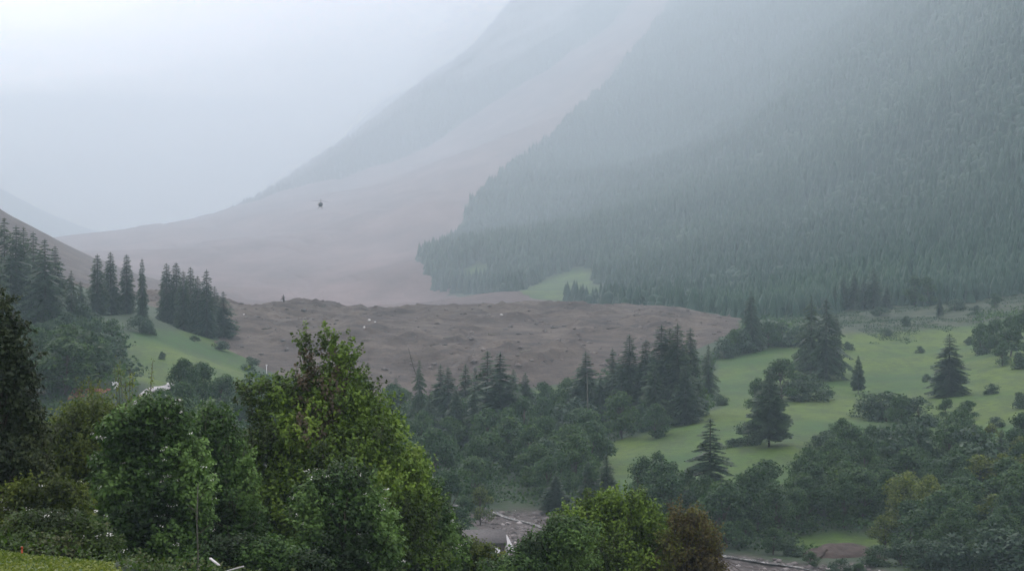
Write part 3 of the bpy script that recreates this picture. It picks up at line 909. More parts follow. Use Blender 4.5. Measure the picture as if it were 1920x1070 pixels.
for a in [("spruce", 1331, 780, 985, 1.15, "tall layered spruce beside the river, right of the bright slope"), ("spruce", 1137, 848, 955, 1.1, "pointed dark spruce before the bright slope's left end"),
          ("spruce", 1103, 862, 958, 1.0, "shorter spruce left of the pointed dark one"), ("spruce", 1042, 888, 958, 1.7, "squat blue-dark spruce above the rocky river bend"),
          ("spruce", 1826, 792, 880, 1.0, "small pointed spruce left in the upper right wood"), ("spruce", 1878, 800, 890, 1.0, "small pointed spruce right in the upper right wood"),
          ("spruce", 1090, 905, 965, 1.3, "low dark spruce between river bend and pointed spruce")]:
    plant_px(a[0], a[1], a[2], a[3], a[5], G, a[4])
G = "edge trees of the riverside wood"
for a in [("tall", 1205, 850, 975, 1.0, "left edge tree of the wood under the bright slope"), ("tall", 1232, 842, 975, 1.0, "two-peaked tree second from the wood's left edge"), ("tall", 1262, 860, 980, 1.0, "tree left of the tall layered spruce"),
          ("tall", 1290, 875, 985, 0.9, "tree touching the tall layered spruce on its left"), ("pale", 900, 910, 985, 1.1, "yellow-green tree on the bank left of the rocky river bend"), ("tree", 870, 925, 985, 1.1, "darker tree left of the yellow-green one on the bank"),
          ("pale", 1660, 962, 1030, 1.5, "bright yellow-green tree beside the grassy river terrace"), ("tree", 1395, 885, 985, 1.1, "round tree right of the tall layered spruce"), ("tall", 1500, 850, 960, 1.1, "tree whose top cuts the bright slope's right end"),
          ("tree", 1400, 970, 1025, 1.1, "drooping bush on the gravel's upper bank"), ("tree", 1450, 985, 1040, 1.2, "pale bush overhanging the gravel bank"), ("shrub", 1490, 1005, 1042, 1.4, "shrub at the right end of the gravel bank")]:
    plant_px(a[0], a[1], a[2], a[3], a[5], G, a[4])


FILLED = []


def fill(poly_px, n, spacing, kinds, hr, label, group, y0=150.0, wf=(1.0, 1.45), avoid=()):
    """trees of a wood: random spots inside an outline on the land, kept apart"""
    poly = poly_world(poly_px, y0)
    lo, hi = poly.min(0), poly.max(0)
    pts = []
    for _ in range(n * 60):
        if len(pts) >= n: break
        p = np.array([R.uniform(lo[0], hi[0]), R.uniform(lo[1], hi[1])])
        if float(sdist(p[:1], p[1:], poly)[0]) < 0: continue
        if any(float(sdist(p[:1], p[1:], q)[0]) > -1.5 for q in avoid): continue
        if any((p[0] - q[0]) ** 2 + (p[1] - q[1]) ** 2 < spacing ** 2 for q in pts): continue
        pts.append(p)
    for p in pts:
        k = R.choice(kinds)
        FILLED.append((plant(k, p[0], p[1], R.uniform(*hr) * (1.25 if k in ("spruce", "column") else 1), label, group, R.uniform(*wf)), k))
    print(group, len(pts))


WET = (RIVERBED, RIVERTOP)
fill([(-120, 640), (30, 600), (110, 612), (170, 612), (222, 640), (215, 700), (190, 760), (130, 775), (-120, 775)], 44, 6.5, ["tree", "tree", "tall", "shrub"], (8, 12),
     "broadleaf tree in the closed wood covering the left hillside", "trees of the left hillside wood", wf=(1.2, 1.7))
fill([(735, 790), (960, 765), (1000, 800), (985, 850), (930, 935), (850, 985), (770, 960), (690, 880), (430, 830), (380, 770), (600, 770)], 62, 7, ["tree", "tall", "tree", "tree", "spruce"], (8, 13),
     "tree in the dense valley wood left of the rocky river bend", "trees of the valley wood", avoid=WET)
fill([(300, 800), (430, 830), (690, 880), (770, 960), (850, 985), (850, 1010), (700, 990), (560, 930), (300, 880)], 16, 8, ["tree", "tall", "tree"], (8, 12),
     "tree glimpsed between the leafy foreground crowns on the near bank", "trees of the near bank", avoid=WET)
fill([(960, 765), (1080, 775), (1130, 800), (1250, 800), (1330, 772), (1260, 815), (1150, 840), (1120, 860), (1100, 960), (1060, 955), (930, 935), (985, 850)], 40, 7, ["tree", "tall", "tree", "shrub"], (7, 12),
     "tree in the wood between the dark spruce stand and the river", "trees below the dark spruce stand", avoid=WET)
fill([(1180, 985), (1290, 995), (1400, 990), (1480, 955), (1560, 925), (1590, 990), (1480, 1010), (1380, 1035), (1200, 1000)], 26, 6.5, ["tree", "tall", "tree"], (7, 11.5),
     "tree in the riverside wood between layered spruce and grassy terrace", "trees left in the riverside wood", avoid=WET + (MEADOWS[3],))
fill([(1560, 925), (1560, 890), (1640, 865), (1740, 862), (1800, 860), (1840, 950), (1690, 985), (1600, 990)], 34, 6.5, ["tree", "tall", "tree", "shrub"], (7, 11),
     "tree in the wood above and behind the grassy terrace", "trees behind the grassy terrace", avoid=WET + (MEADOWS[3],))
fill([(1800, 860), (1960, 835), (1990, 1000), (1840, 950)], 24, 7, ["tree", "tall", "pale"], (7, 11),
     "tree in the upper corner of the wood by the right edge", "trees by the right edge", avoid=WET)
fill([(1690, 985), (1840, 950), (1990, 1000), (1990, 1085), (1860, 1068), (1700, 1038)], 30, 6, ["tree", "tall", "pale", "tree"], (7, 11),
     "tree in the wood's front rank near the lower right corner", "trees near the lower right corner", avoid=(MEADOWS[3], RIVERBED))


# ------------------------------------------------------------------ undergrowth between the trees and over the slopes (uncountable)
def scatter_leaves(n, keep, ylo, yhi, tl, th_, hmax, size, name, mat, label):
    y = np.exp(rs.uniform(math.log(ylo + 100), math.log(yhi + 100), n)) - 100
    x = rs.uniform(tl, th_, n) * (y + 100)
    k = keep(x, y)
    x, y = x[k], y[k]
    top = hmax * np.clip(0.55 + 1.1 * fbm(x, y, 5.5, 3), 0.05, 1.4)
    z = H(x, y) + top * rs.rand(len(x)) ** 0.5
    sz = size * np.clip((y + 60) / 400, 0.25, 1.6)
    nr = rand_unit(len(x)) + np.array([0, 0, 0.7]); nr /= np.linalg.norm(nr, axis=1)[:, None]
    tn = np.clip(0.45 + 0.6 * fbm(x, y, 9, 3) + rs.normal(0, 0.15, len(x)), 0, 0.88)
    v, f, t = leaf_cards(np.stack([x, y, z], 1), sz, nr, tn, 0.8)
    tag(link(name, mesh_np(name, v, f, M[mat], False, {"tint": t})), label, None, None, "stuff")
    print(name, len(x))


# every tree of a wood gets its own label: its rank on one side of the nearest thing one can find
LANDMARKS = [(8, 500, "the tallest left hill spruce"), (94, 520, "the paired left hill spruces"), (150, 560, "the smallest left hill spruce"), (182, 560, "the broadest hilltop row spruce"),
             (225, 730, "the red-roofed house"), (265, 612, "the broad meadow-top shrub"), (360, 715, "the round tree pair"), (425, 740, "the tree beside the round pair"), (620, 760, "the tall leafy tree"),
             (30, 720, "the near black-green spruce"), (165, 800, "the olive green tree"), (400, 850, "the slim pale-trunked tree"), (640, 950, "the flowering whitebeam bush"),
             (786, 760, "the thin ragged spruce"), (832, 770, "the two close spruces"), (873, 760, "the pointed middle spruce"), (925, 750, "the big spruce pair"), (1000, 735, "the pale meadow strip"),
             (1098, 730, "the pale bare trunk"), (1180, 700, "the broad-topped stand spruce"), (1268, 700, "the tallest stand spruce"), (1328, 700, "the open-branched spruce"),
             (1042, 920, "the squat blue-dark spruce"), (1103, 905, "the shorter riverside spruce"), (1137, 890, "the pointed dark spruce"), (900, 945, "the yellow-green bank tree"), (960, 985, "the rocky river bend"),
             (900, 1000, "the grey-roofed shed"), (1331, 880, "the tall layered spruce"), (1232, 880, "the two-peaked wood tree"), (1395, 930, "the round gravel-side tree"), (1442, 800, "the wide dark spruce"),
             (1500, 890, "the slope-cutting tree"), (1579, 808, "the small rounded tree"), (1600, 1012, "the grassy terrace"), (1690, 770, "the meadow thicket"), (1660, 990, "the bright yellow-green terrace tree"),
             (1815, 770, "the flat-topped bush"), (1826, 830, "the left small pointed spruce"), (1878, 835, "the right small pointed spruce"), (1912, 750, "the edge-cut meadow bush"), (1575, 1045, "the brown earth bank"),
             (1150, 990, "the several-peaked foreground bush"), (1300, 1020, "the rusty foreground bush")]
ORD = ["", "second ", "third ", "fourth ", "fifth ", "sixth ", "seventh ", "eighth ", "ninth ", "tenth ", "eleventh ", "twelfth ", "thirteenth ", "fourteenth ", "fifteenth "]
buckets = {}
for root, k in FILLED:
    x, y, z = root.location
    hgt = PH[k] * root.scale[2]
    yc = y * math.cos(TH) - (z + hgt * .6) * math.sin(TH); zc = y * math.sin(TH) + (z + hgt * .6) * math.cos(TH)
    qx, qy = 960 + F * x / yc, 535 - F * zc / yc
    lm = min(LANDMARKS, key=lambda l: (l[0] - qx) ** 2 + 1.6 * (l[1] - qy) ** 2)
    dx, dy = qx - lm[0], qy - lm[1]
    if abs(dx) > 2.2 * abs(dy): d = "right of" if dx > 0 else "left of"
    elif abs(dy) > 2.2 * abs(dx): d = "below" if dy > 0 else "above"
    else: d = ("lower" if dy > 0 else "upper") + (" right of" if dx > 0 else " left of")
    word = {"spruce": "spruce", "column": "spruce", "shrub": "low shrub", "pale": "yellow-green tree", "tall": "upright leafy tree", "tree": "round leafy tree"}[k]
    buckets.setdefault((lm[2], d, word), []).append((dx * dx + dy * dy, root))
for (l, d, word), it in buckets.items():
    for i, (_, root) in enumerate(sorted(it, key=lambda q: q[0])):
        root["label"] = (ORD[min(i, 14)] + word + " " + d + " " + l) if i or len(it) > 1 else (word + " " + d + " " + l)
        if i == 0 and len(it) > 1: root["label"] = "nearest " + root["label"]

MEADS = MEADOWS[:4]
WOODS = [poly_world(p, 150) for p in [
    [(-300, 640), (30, 585), (110, 600), (170, 600), (240, 640), (238, 700), (260, 760), (330, 770), (420, 730), (470, 700), (560, 742), (740, 780), (900, 745), (960, 765), (1080, 740), (1130, 700), (1350, 670), (1335, 700), (1340, 770), (1260, 805), (1150, 828), (1120, 860), (1180, 985), (1400, 970), (1480, 930), (1600, 890), (1800, 870), (2000, 850), (2050, 1090), (1700, 1042), (1640, 1030), (1500, 1042), (1350, 1030), (1180, 1005), (1080, 975), (1040, 945), (930, 950), (860, 980), (700, 930), (430, 850), (300, 870), (-300, 900)],
    [(1380, 660), (1370, 610), (1520, 590), (1520, 645)], [(1800, 660), (1830, 590), (2000, 560), (2000, 690), (1880, 690)]]]


def in_wood(x, y):
    k = np.zeros(x.shape, bool)
    for q in WOODS: k |= sdist(x, y, q) > 0
    for q in MEADS: k &= sdist(x, y, q) < 0.5
    for q in WET: k &= sdist(x, y, q) < -1
    return k & (sdist(x, y, DEBRIS) < -2)


scatter_leaves(230000, in_wood, 290, 900, -0.32, 0.28, 2.6, 0.55, "undergrowth", "leaf", "dense shrubby undergrowth filling the valley woods between the trunks")


# ------------------------------------------------------------------ rocks: rubble on the debris lobe, gravel and boulders of the river
def rocks(pos, rad):
    """irregular low rocks, one octahedral lump each"""
    n = len(pos)
    d0 = np.array([[1, 0, 0], [0, 1, 0], [-1, 0, 0], [0, -1, 0], [0, 0, 1], [0, 0, -0.6], [.6, .6, .55], [-.6, .55, .6], [-.55, -.6, .5], [.6, -.6, .6]], float)
    F = np.array([[6, 4, 0], [0, 1, 6], [6, 1, 4], [7, 4, 1], [1, 2, 7], [7, 2, 4], [8, 4, 2], [2, 3, 8], [8, 3, 4], [9, 4, 3], [3, 0, 9], [9, 0, 4], [1, 0, 5], [2, 1, 5], [3, 2, 5], [0, 3, 5]])
    th = rs.uniform(0, 6.28, n)
    v = d0[None] * (1 + rs.uniform(-0.3, 0.3, (n, 10, 3))) * rad[:, None, None] * np.stack([np.ones(n), rs.uniform(.6, 1, n), rs.uniform(.4, .8, n)], 1)[:, None, :]
    x = v[..., 0] * np.cos(th)[:, None] - v[..., 1] * np.sin(th)[:, None]
    y = v[..., 0] * np.sin(th)[:, None] + v[..., 1] * np.cos(th)[:, None]
    v = np.stack([x, y, v[..., 2]], -1) + pos[:, None, :]
    f = (np.arange(n)[:, None, None] * 10 + F[None]).reshape(-1, 3)
    return v.reshape(-1, 3), f, np.repeat(rs.rand(n), 10)


def rock_mat(name, stops):
    m, N, L, b = new_mat(name)
    c = ramp(N, L, attr(N, "tint"), stops)
    n = noise(N, L, 1.2, 6, rough=0.7)
    L.new(mixc(N, L, 0.35, c, ramp(N, L, n, [(0.3, (0.03, 0.028, 0.028)), (0.7, (0.34, 0.32, 0.31))])), b.inputs["Base Color"])
    bump(N, L, b, n, 0.6, 0.15)
    return m


M["rubble"] = rock_mat("debris_rock", [(0, (0.035, 0.028, 0.025)), (0.8, (0.095, 0.077, 0.062)), (1, (0.15, 0.127, 0.105))])
M["riverrock"] = rock_mat("river_rock", [(0, (0.035, 0.03, 0.028)), (0.5, (0.10, 0.09, 0.085)), (0.85, (0.22, 0.205, 0.195)), (1, (0.58, 0.56, 0.54))])
n = 42000
ii = rs.randint(0, DY.shape[0] * DY.shape[1], n)
xx, yy, zz_, sn = DX.ravel()[ii], DY.ravel()[ii], DZ.ravel()[ii], sdn.ravel()[ii]
k = (sn > 1.5) & (yy < 1150)
pos = np.stack([xx, yy, zz_], 1)[k]
pos[:, 0] += rs.uniform(-.5, .5, len(pos))
rad = 0.15 + 1.5 * rs.rand(len(pos)) ** 9
v, f, t = rocks(pos, rad)
tag(link("rubble", mesh_np("rubble", v, f, M["rubble"], False, {"tint": t})), "brown rocks and lumps strewn over the landslide lobe", None, None, "stuff")
n = 60000
y = rs.uniform(285, 480, n); x = rs.uniform(-0.2, 0.34, n) * (y + 40)
k = (np.maximum(sdist(x, y, RIVERBED), sdist(x, y, RIVERTOP)) + 2.5 * fbm(x, y, 8, 2) > 0)
x, y = x[k], y[k]
rad = 0.10 + 0.75 * rs.rand(len(x)) ** 6
v, f, t = rocks(np.stack([x, y, H(x, y) - 0.05 + 0.0 * x], 1), rad)
tag(link("river_gravel", mesh_np("river_gravel", v, f, M["riverrock"], False, {"tint": t})), "grey boulders and gravel of the riverbed", None, None, "stuff")
print("rocks", len(pos), len(x))

# the white water itself: a narrow rapid winding down the bed
m, N, L, b = new_mat("whitewater")
nz = noise(N, L, 0.9, 6, rough=0.75)
L.new(ramp(N, L, nz, [(0.42, (0.05, 0.05, 0.048)), (0.54, (0.12, 0.12, 0.11)), (0.66, (0.55, 0.55, 0.53))]), b.inputs["Base Color"])
b.inputs["Roughness"].default_value = 0.25
bump(N, L, b, nz, 0.8, 0.4)
M["water"] = m


def ribbon(name, pix, widths, lift, mat, y0=200.0, n=60, noise_amp=0.5, thick=0.0):
    q = poly_world(pix, y0)
    seg = np.concatenate([[0], np.cumsum(np.linalg.norm(np.diff(q, axis=0), axis=1))])
    s = np.linspace(0, seg[-1], n)
    cx, cy_ = np.interp(s, seg, q[:, 0]), np.interp(s, seg, q[:, 1])
    for _ in range(3):
        cx[1:-1] = (cx[:-2] + cx[1:-1] * 2 + cx[2:]) / 4; cy_[1:-1] = (cy_[:-2] + cy_[1:-1] * 2 + cy_[2:]) / 4
    tx, ty = np.gradient(cx), np.gradient(cy_)
    ln = np.hypot(tx, ty); nxv, nyv = -ty / ln, tx / ln
    w = np.interp(s, seg, widths) * (1 + noise_amp * (vnoise(s / 3.0, s * 0 + 3.3) - 0.5))
    rows = 7
    V = []
    for a in np.linspace(-0.5, 0.5, rows):
        X, Y = cx + nxv * w * a, cy_ + nyv * w * a
        V.append(np.stack([X, Y, H(X, Y)], 1))
    V = np.stack(V, 1)
    zc = V[..., 2].max(1)[:, None] * 0.5 + V[..., 2] * 0.5
    V[..., 2] = np.maximum(zc, V[..., 2]) + lift + 0.12 * fbm(V[..., 0], V[..., 1], 2.2, 2)
    return link(name, mesh_np(name, V.reshape(-1, 3), grid_faces(n, rows), mat, True))


tag(ribbon("river", [(560, 868), (700, 905), (830, 950), (930, 962), (985, 978), (1020, 990), (1100, 1018), (1250, 1035), (1380, 1050), (1500, 1062), (1700, 1085)], [0.9, 1.0, 1.1, 1.3, 1.0, 1.2, 1.2, 1.2, 1.2, 1.2, 1.2], 0.15, M["water"]), kind="structure")


# ------------------------------------------------------------------ foreground trees and bushes
def fore_tree(name, cat, label, group, D, basepx, ell, nspray, leaf, mat, bark="bark", crownname="crown", trunk_r=0.16, spray_len=0.8, up=0.8, lv=15, depth=0.85,
              nlimb=60, brown=0.0, brown_box=None, blossoms=0, loose=0.10, twigs=0.25, stems=1, core=0.0):
    """broadleaf plant whose crown is sprays of leaves growing out of lobes; ell = lobes (px, py, rx, ry) read at distance D"""
    k = D / F
    bx, by = at(basepx[0], 430, D)[0], D
    bz = float(H(bx, by)) - 0.1
    root = empty(name, (bx, by, bz))
    tag(root, label, cat, group)
    lobes = []
    for (px, py, rx, ry) in ell:
        c = at(px, py, D)
        lobes.append((c[0] - bx, rs.uniform(-0.25, 0.25) * rx * k * 1.6, c[2] - bz, rx * k, (rx + ry) * 0.5 * k * depth, ry * k))
    lobes = np.array(lobes)
    vol = (lobes[:, 3] * lobes[:, 4] * lobes[:, 5]) ** 0.75
    pick = rs.choice(len(lobes), nspray, p=vol / vol.sum())
    u = rand_unit(nspray)
    r = (rs.rand(nspray) ** 0.30)[:, None]
    lump = (1 + 0.34 * np.sin(u[:, :1] * 5 + pick[:, None]) * np.cos(u[:, 2:] * 6 + pick[:, None] * 2))
    o = lobes[pick, :3] + u * r * lump * lobes[pick, 3:]
    dirs = u * 0.65 + rand_unit(nspray) * 0.4 + np.array([0, 0, up])
    dirs /= np.linalg.norm(dirs, axis=1)[:, None]
    ln = spray_len * rs.uniform(0.5, 1.3, nspray)
    okk = o[:, 2] > 0.1
    o, dirs, ln, u, r = o[okk], dirs[okk], ln[okk], u[okk], r[okk]
    nspray = len(o)
    leaf = leaf * 1.3
    s = rs.rand(nspray, lv)
    p = o[:, None, :] + dirs[:, None, :] * (s * ln[:, None])[..., None] + rs.normal(size=(nspray, lv, 3)) * loose * (1.15 - s * 0.7)[..., None]
    p[..., 2] -= 0.10 * s ** 2 * ln[:, None]
    nr = rand_unit(nspray * lv) + np.array([0, -0.1, 0.9]) + np.repeat(u, lv, 0) * 0.4
    nr /= np.linalg.norm(nr, axis=1)[:, None]
    tone = 0.42 + 0.45 * (rs.rand(nspray) - 0.5) + 0.8 * fbm(o[:, 0] * 1.0 + 40, o[:, 2] + o[:, 1] * 0.6, 1.6, 2)
    tn = np.clip(tone[:, None] + rs.normal(0, 0.10, (nspray, lv)), 0, 0.86)
    if brown_box is not None:
        w = brown_box
        cb = at(w[0], w[1], D)
        dd = ((o[:, 0] + bx - cb[0]) / (w[2] * k)) ** 2 + ((o[:, 2] + bz - cb[2]) / (w[3] * k)) ** 2
        isb = (dd < 1) & (rs.rand(nspray) < brown)
        tn[isb] = rs.uniform(0.9, 1.0, (isb.sum(), lv))
    v, f, t = leaf_cards(p.reshape(-1, 3), leaf, nr, tn.ravel(), 0.68)
    crown = link(crownname, mesh_np(name + "_" + crownname, v, f, M[mat], False, {"tint": t}), root)
    # trunk, limbs and twigs
    tb = MB()
    top = lobes[:, 2].max()
    ctr = lobes[vol.argmax(), :3]
    heads = []
    for q in range(stems):
        off = np.array([rs.normal() * 0.25, rs.normal() * 0.25, 0]) * (stems > 1)
        hd = np.array([ctr[0] * 0.8 + rs.normal() * 0.3 * (1 + stems), ctr[1] + rs.normal() * 0.3, top * rs.uniform(0.72, 0.88)])
        pts = off + (hd - off) * np.linspace(0, 1, 8)[:, None] + rs.normal(size=(8, 3)) * [0.08, 0.08, 0] * np.linspace(0, 1, 8)[:, None]
        tb.tube(pts, np.linspace(trunk_r, trunk_r * 0.2, 8), 8)
        heads.append(pts)
    for i in rs.choice(nspray, min(nlimb, nspray), replace=False):
        pts = heads[rs.randint(len(heads))]
        e = o[i]
        zz = np.clip(e[2] - rs.uniform(0.15, 0.4) * top, 0.15, top * 0.8)
        j = np.argmin(np.abs(pts[:, 2] - zz))
        limb(tb, pts[j], e, trunk_r * 0.32 * (1 - 0.6 * j / 8), 0.012, 0.10)
    link("trunk", tb.mesh(name + "_wood", M[bark], True), root)
    tw = MB()
    for i in rs.choice(nspray, int(nspray * twigs), replace=False):
        tw.tube([o[i] - dirs[i] * 0.3, o[i], o[i] + dirs[i] * ln[i] * 0.9], [0.012, 0.010, 0.004], 3)
    if tw.n: link("twigs", tw.mesh(name + "_twig", M[bark]), root)
    if blossoms:
        i = rs.choice(nspray, blossoms)
        shell = np.argsort(-r[i, 0])[:blossoms]
        i = i[shell]
        c = o[i] + dirs[i] * ln[i][:, None] * 0.9 + np.array([0, -0.05, 0.05])
        q = (c[:, None, :] + rs.normal(size=(len(c), 9, 3)) * [0.07, 0.07, 0.03]).reshape(-1, 3)
        v, f, t = leaf_cards(q, 0.055, None, None, 0.9)
        link("blossoms", mesh_np(name + "_blossom", v, f, M["blossom"], False, {"tint": t}), root)
    return root


def stem_shrub(name, cat, label, group, D, basepx, tips, leaf, mat, nst=3, bark="bark", lv=60, spread=0.35, r0=0.035, w=0.16):
    """upright bare-stemmed shrub: long stems fanning to tips (px, py), leaves set along them"""
    bx, by = at(basepx[0], 430, D)[0], D
    bz = float(H(bx, by)) - 0.1
    root = empty(name, (bx, by, bz))
    tag(root, label, cat, group)
    sb = MB(); P_, T_ = [], []
    for (px, py) in tips:
        for _ in range(nst):
            t = at(px + rs.uniform(-16, 16), py + rs.uniform(-4, 40), D) - [bx, by, bz]
            t[1] = rs.uniform(-1, 1) * 0.9
            b0 = np.array([rs.normal() * 0.25, rs.normal() * 0.25, 0])
            s = np.linspace(0, 1, 9)[:, None]
            pts = b0 + (t - b0) * s + np.array([0, 0, 1]) * (0.12 * np.linalg.norm(t - b0) * (s * (1 - s))) + rs.normal(size=3) * 0.1 * s * (1 - s)
            sb.tube(pts, np.linspace(r0, 0.006, 9), 4)
            n = lv
            q = rs.uniform(0.35, 1.0, n)
            pp = np.stack([np.interp(q, s[:, 0], pts[:, c]) for c in range(3)], 1)
            P_.append(pp + rs.normal(size=(n, 3)) * w * np.array([1, 1, 1.3]) * (1.15 - q * 0.8)[:, None]); T_.append(np.clip(rs.normal(0.5, 0.2, n), 0, 0.88))
            for _k in range(7):
                a = rs.uniform(0.35, 0.9)
                st = np.array([np.interp(a, s[:, 0], pts[:, c]) for c in range(3)])
                en = st + (t - b0) / np.linalg.norm(t - b0) * 0.6 + rs.normal(size=3) * 0.22
                sb.tube([st, (st + en) / 2 + [0, 0, -0.02], en], [0.012, 0.009, 0.004], 3)
                q = rs.uniform(0.2, 1, 14)[:, None]
                P_.append(st + (en - st) * q + rs.normal(size=(14, 3)) * 0.05); T_.append(np.clip(rs.normal(0.6, 0.2, 14), 0, 0.88))
    v, f, t = leaf_cards(np.vstack(P_), leaf, None, np.concatenate(T_), 0.5)
    link("stem", sb.mesh(name + "_stem", M[bark]), root)
    link("foliage", mesh_np(name + "_leaf", v, f, M[mat], False, {"tint": t}), root)
    return root


rs = np.random.RandomState(31)
fore_tree("broadleaf_tree", "tree", "tall leafy tree with spiky yellow-green tops in the near centre left", None, 97, (640, 1100),
          [(574, 652, 9, 28), (577, 680, 16, 30), (616, 655, 12, 34), (630, 690, 18, 34), (657, 668, 10, 32), (655, 700, 20, 30), (600, 735, 40, 40), (640, 745, 42, 36), (691, 728, 11, 24), (548, 748, 50, 42), (485, 745, 34, 34), (455, 752, 14, 10), (620, 770, 92, 62),
           (700, 785, 42, 40), (728, 815, 30, 30), (560, 820, 95, 60), (505, 845, 60, 60), (640, 860, 120, 75), (730, 880, 62, 52), (762, 905, 45, 48), (610, 950, 150, 90), (760, 970, 60, 70), (500, 935, 85, 75),
           (700, 1030, 120, 60), (560, 1030, 120, 60)], 6400, 0.125, "leaf_fore", nlimb=110, brown=0.3, brown_box=(600, 745, 50, 90), trunk_r=0.17, spray_len=0.7, up=0.9, twigs=0.3)
fore_tree("broadleaf_tree", "tree", "dark leaning outer tree with small white flowers right of the tall leafy tree", None, 101, (800, 1120),
          [(765, 880, 28, 30), (790, 935, 30, 45), (815, 985, 32, 38), (780, 1000, 50, 60), (835, 1030, 28, 30), (800, 1060, 50, 40)], 1500, 0.12, "leaf_beam", nlimb=40, trunk_r=0.09, spray_len=0.6, blossoms=60)
fore_tree("broadleaf_tree", "tree", "whitebeam bush in white flower before the tall leafy tree", None, 87, (655, 1120),
          [(640, 905, 45, 28), (600, 945, 48, 45), (665, 950, 50, 50), (630, 1000, 80, 60), (700, 1010, 42, 60), (640, 1060, 90, 45)], 2300, 0.115, "leaf_beam", nlimb=50, trunk_r=0.09, spray_len=0.5, up=0.5, blossoms=110)
fore_tree("broadleaf_tree", "tree", "broad flowering whitebeam with layered fresh green leaves, left side", None, 85, (290, 1110),
          [(276, 772, 26, 18), (235, 808, 38, 28), (300, 800, 50, 38), (260, 850, 75, 45), (320, 860, 55, 50), (225, 905, 48, 45), (290, 930, 85, 60), (350, 930, 40, 55), (240, 985, 55, 40), (320, 1010, 60, 40)], 3600, 0.125, "leaf_beam",
          nlimb=80, trunk_r=0.12, spray_len=0.55, up=0.45, blossoms=120, loose=0.12)
fore_tree("broadleaf_tree", "tree", "olive green tree with brownish foot behind the broad whitebeam", None, 99, (150, 1080),
          [(165, 790, 55, 30), (130, 830, 42, 50), (185, 850, 52, 60), (150, 900, 62, 60), (120, 940, 55, 50), (190, 960, 50, 60), (100, 880, 30, 40)], 2500, 0.115, "leaf_olive", nlimb=60, trunk_r=0.10, spray_len=0.7, up=0.8)
fore_tree("broadleaf_tree", "tree", "slim mid green tree with pale thin trunk between whitebeam and tall tree", None, 92, (400, 1100),
          [(400, 800, 38, 30), (380, 850, 48, 45), (425, 870, 46, 45), (395, 920, 62, 50), (440, 950, 45, 60), (390, 1000, 40, 28), (450, 1020, 50, 30)], 2300, 0.115, "leaf_beam", bark="bark_pale", nlimb=50, trunk_r=0.08, spray_len=0.6)
stem_shrub("willow_shrub", "shrub", "upright willow with yellow-green wands, left of the twin one", "thin willows above the whitebeam", 104, (205, 900),
           [(150, 705), (165, 690), (182, 688), (198, 712), (215, 740), (140, 735), (178, 720)], 0.12, "leaf_olive", 3)
stem_shrub("willow_shrub", "shrub", "taller sparse willow whose wands cross the house roof", "thin willows above the whitebeam", 105, (240, 890),
           [(222, 672), (238, 662), (246, 690), (262, 688), (268, 672), (285, 705), (255, 700)], 0.12, "leaf_olive", 2, lv=40)
# the near dark spruce at the left picture edge
fore_tree("spruce_tree", "spruce", "near black-green conifer with ragged clumped branches at the left picture edge", None, 80, (-10, 1080),
          [(0, 578, 16, 24), (8, 618, 34, 16), (-10, 650, 50, 22), (30, 672, 34, 13), (10, 705, 48, 20), (48, 712, 28, 12), (0, 755, 62, 24), (52, 775, 26, 12), (15, 800, 58, 22), (60, 822, 34, 13), (0, 850, 80, 26), (45, 880, 42, 20), (0, 915, 80, 30), (50, 950, 40, 26), (-10, 980, 80, 40)],
          3000, 0.10, "spruce_near", nlimb=70, trunk_r=0.13, spray_len=0.5, up=0.05, loose=0.07, lv=20)
# right-hand foreground bushes
G = "bushes along the bottom of the picture"
fore_tree("broadleaf_tree", "tree", "bright upright bush with several peaks at the bottom, right of the river bend", G, 110, (1150, 1190),
          [(1118, 950, 26, 22), (1150, 955, 24, 30), (1190, 960, 22, 32), (1212, 970, 18, 28), (1080, 985, 40, 28), (1150, 1000, 75, 45), (1215, 1010, 40, 45), (1130, 1060, 110, 50), (1230, 1060, 50, 50)], 3200, 0.115, "leaf_fore",
          nlimb=70, trunk_r=0.09, spray_len=0.75, up=1.4, stems=4)
fore_tree("broadleaf_tree", "tree", "low rounded green bush at the bottom, left of the several-peaked one", G, 106, (1010, 1180),
          [(1052, 1002, 34, 22), (1075, 1008, 40, 28), (1012, 1038, 38, 24), (975, 1064, 36, 22), (1040, 1050, 70, 40), (980, 1085, 80, 30)], 2000, 0.11, "leaf_beam", nlimb=40, trunk_r=0.08, spray_len=0.55, up=0.9, stems=3)
fore_tree("broadleaf_tree", "tree", "rusty brown twiggy bush at the bottom, right end of the row", G, 108, (1300, 1180),
          [(1275, 985, 22, 26), (1300, 1000, 30, 34), (1325, 1030, 24, 34), (1290, 1045, 50, 45), (1325, 1070, 30, 30), (1280, 1080, 60, 30)], 1300, 0.10, "leaf_rust", nlimb=90, trunk_r=0.07, spray_len=0.8, up=1.6, stems=5, twigs=0.9)
fore_tree("shrub", "shrub", "small yellow-green bush at the bottom before the shed", G, 112, (905, 1170),
          [(880, 1040, 26, 20), (910, 1050, 30, 22), (870, 1070, 40, 20), (930, 1075, 35, 25)], 800, 0.11, "leaf_olive", nlimb=25, trunk_r=0.05, spray_len=0.5, up=0.9, stems=3, crownname="foliage")
fore_tree("shrub", "shrub", "leafy sprig bush rising at the shed's left corner", G, 108, (850, 1180),
          [(848, 1005, 14, 18), (855, 1035, 22, 24), (845, 1065, 30, 25)], 380, 0.11, "leaf_beam", nlimb=18, trunk_r=0.045, spray_len=0.5, crownname="foliage", stems=2)
G = "low growth behind the grassy verge"
fore_tree("shrub", "shrub", "weedy olive-brown bush under the olive tree, far left", G, 78, (90, 1030),
          [(60, 930, 50, 22), (110, 935, 50, 26), (90, 965, 75, 30), (30, 975, 50, 28)], 1000, 0.10, "leaf_olive", nlimb=25, trunk_r=0.04, spray_len=0.5, crownname="foliage", stems=3, blossoms=16)
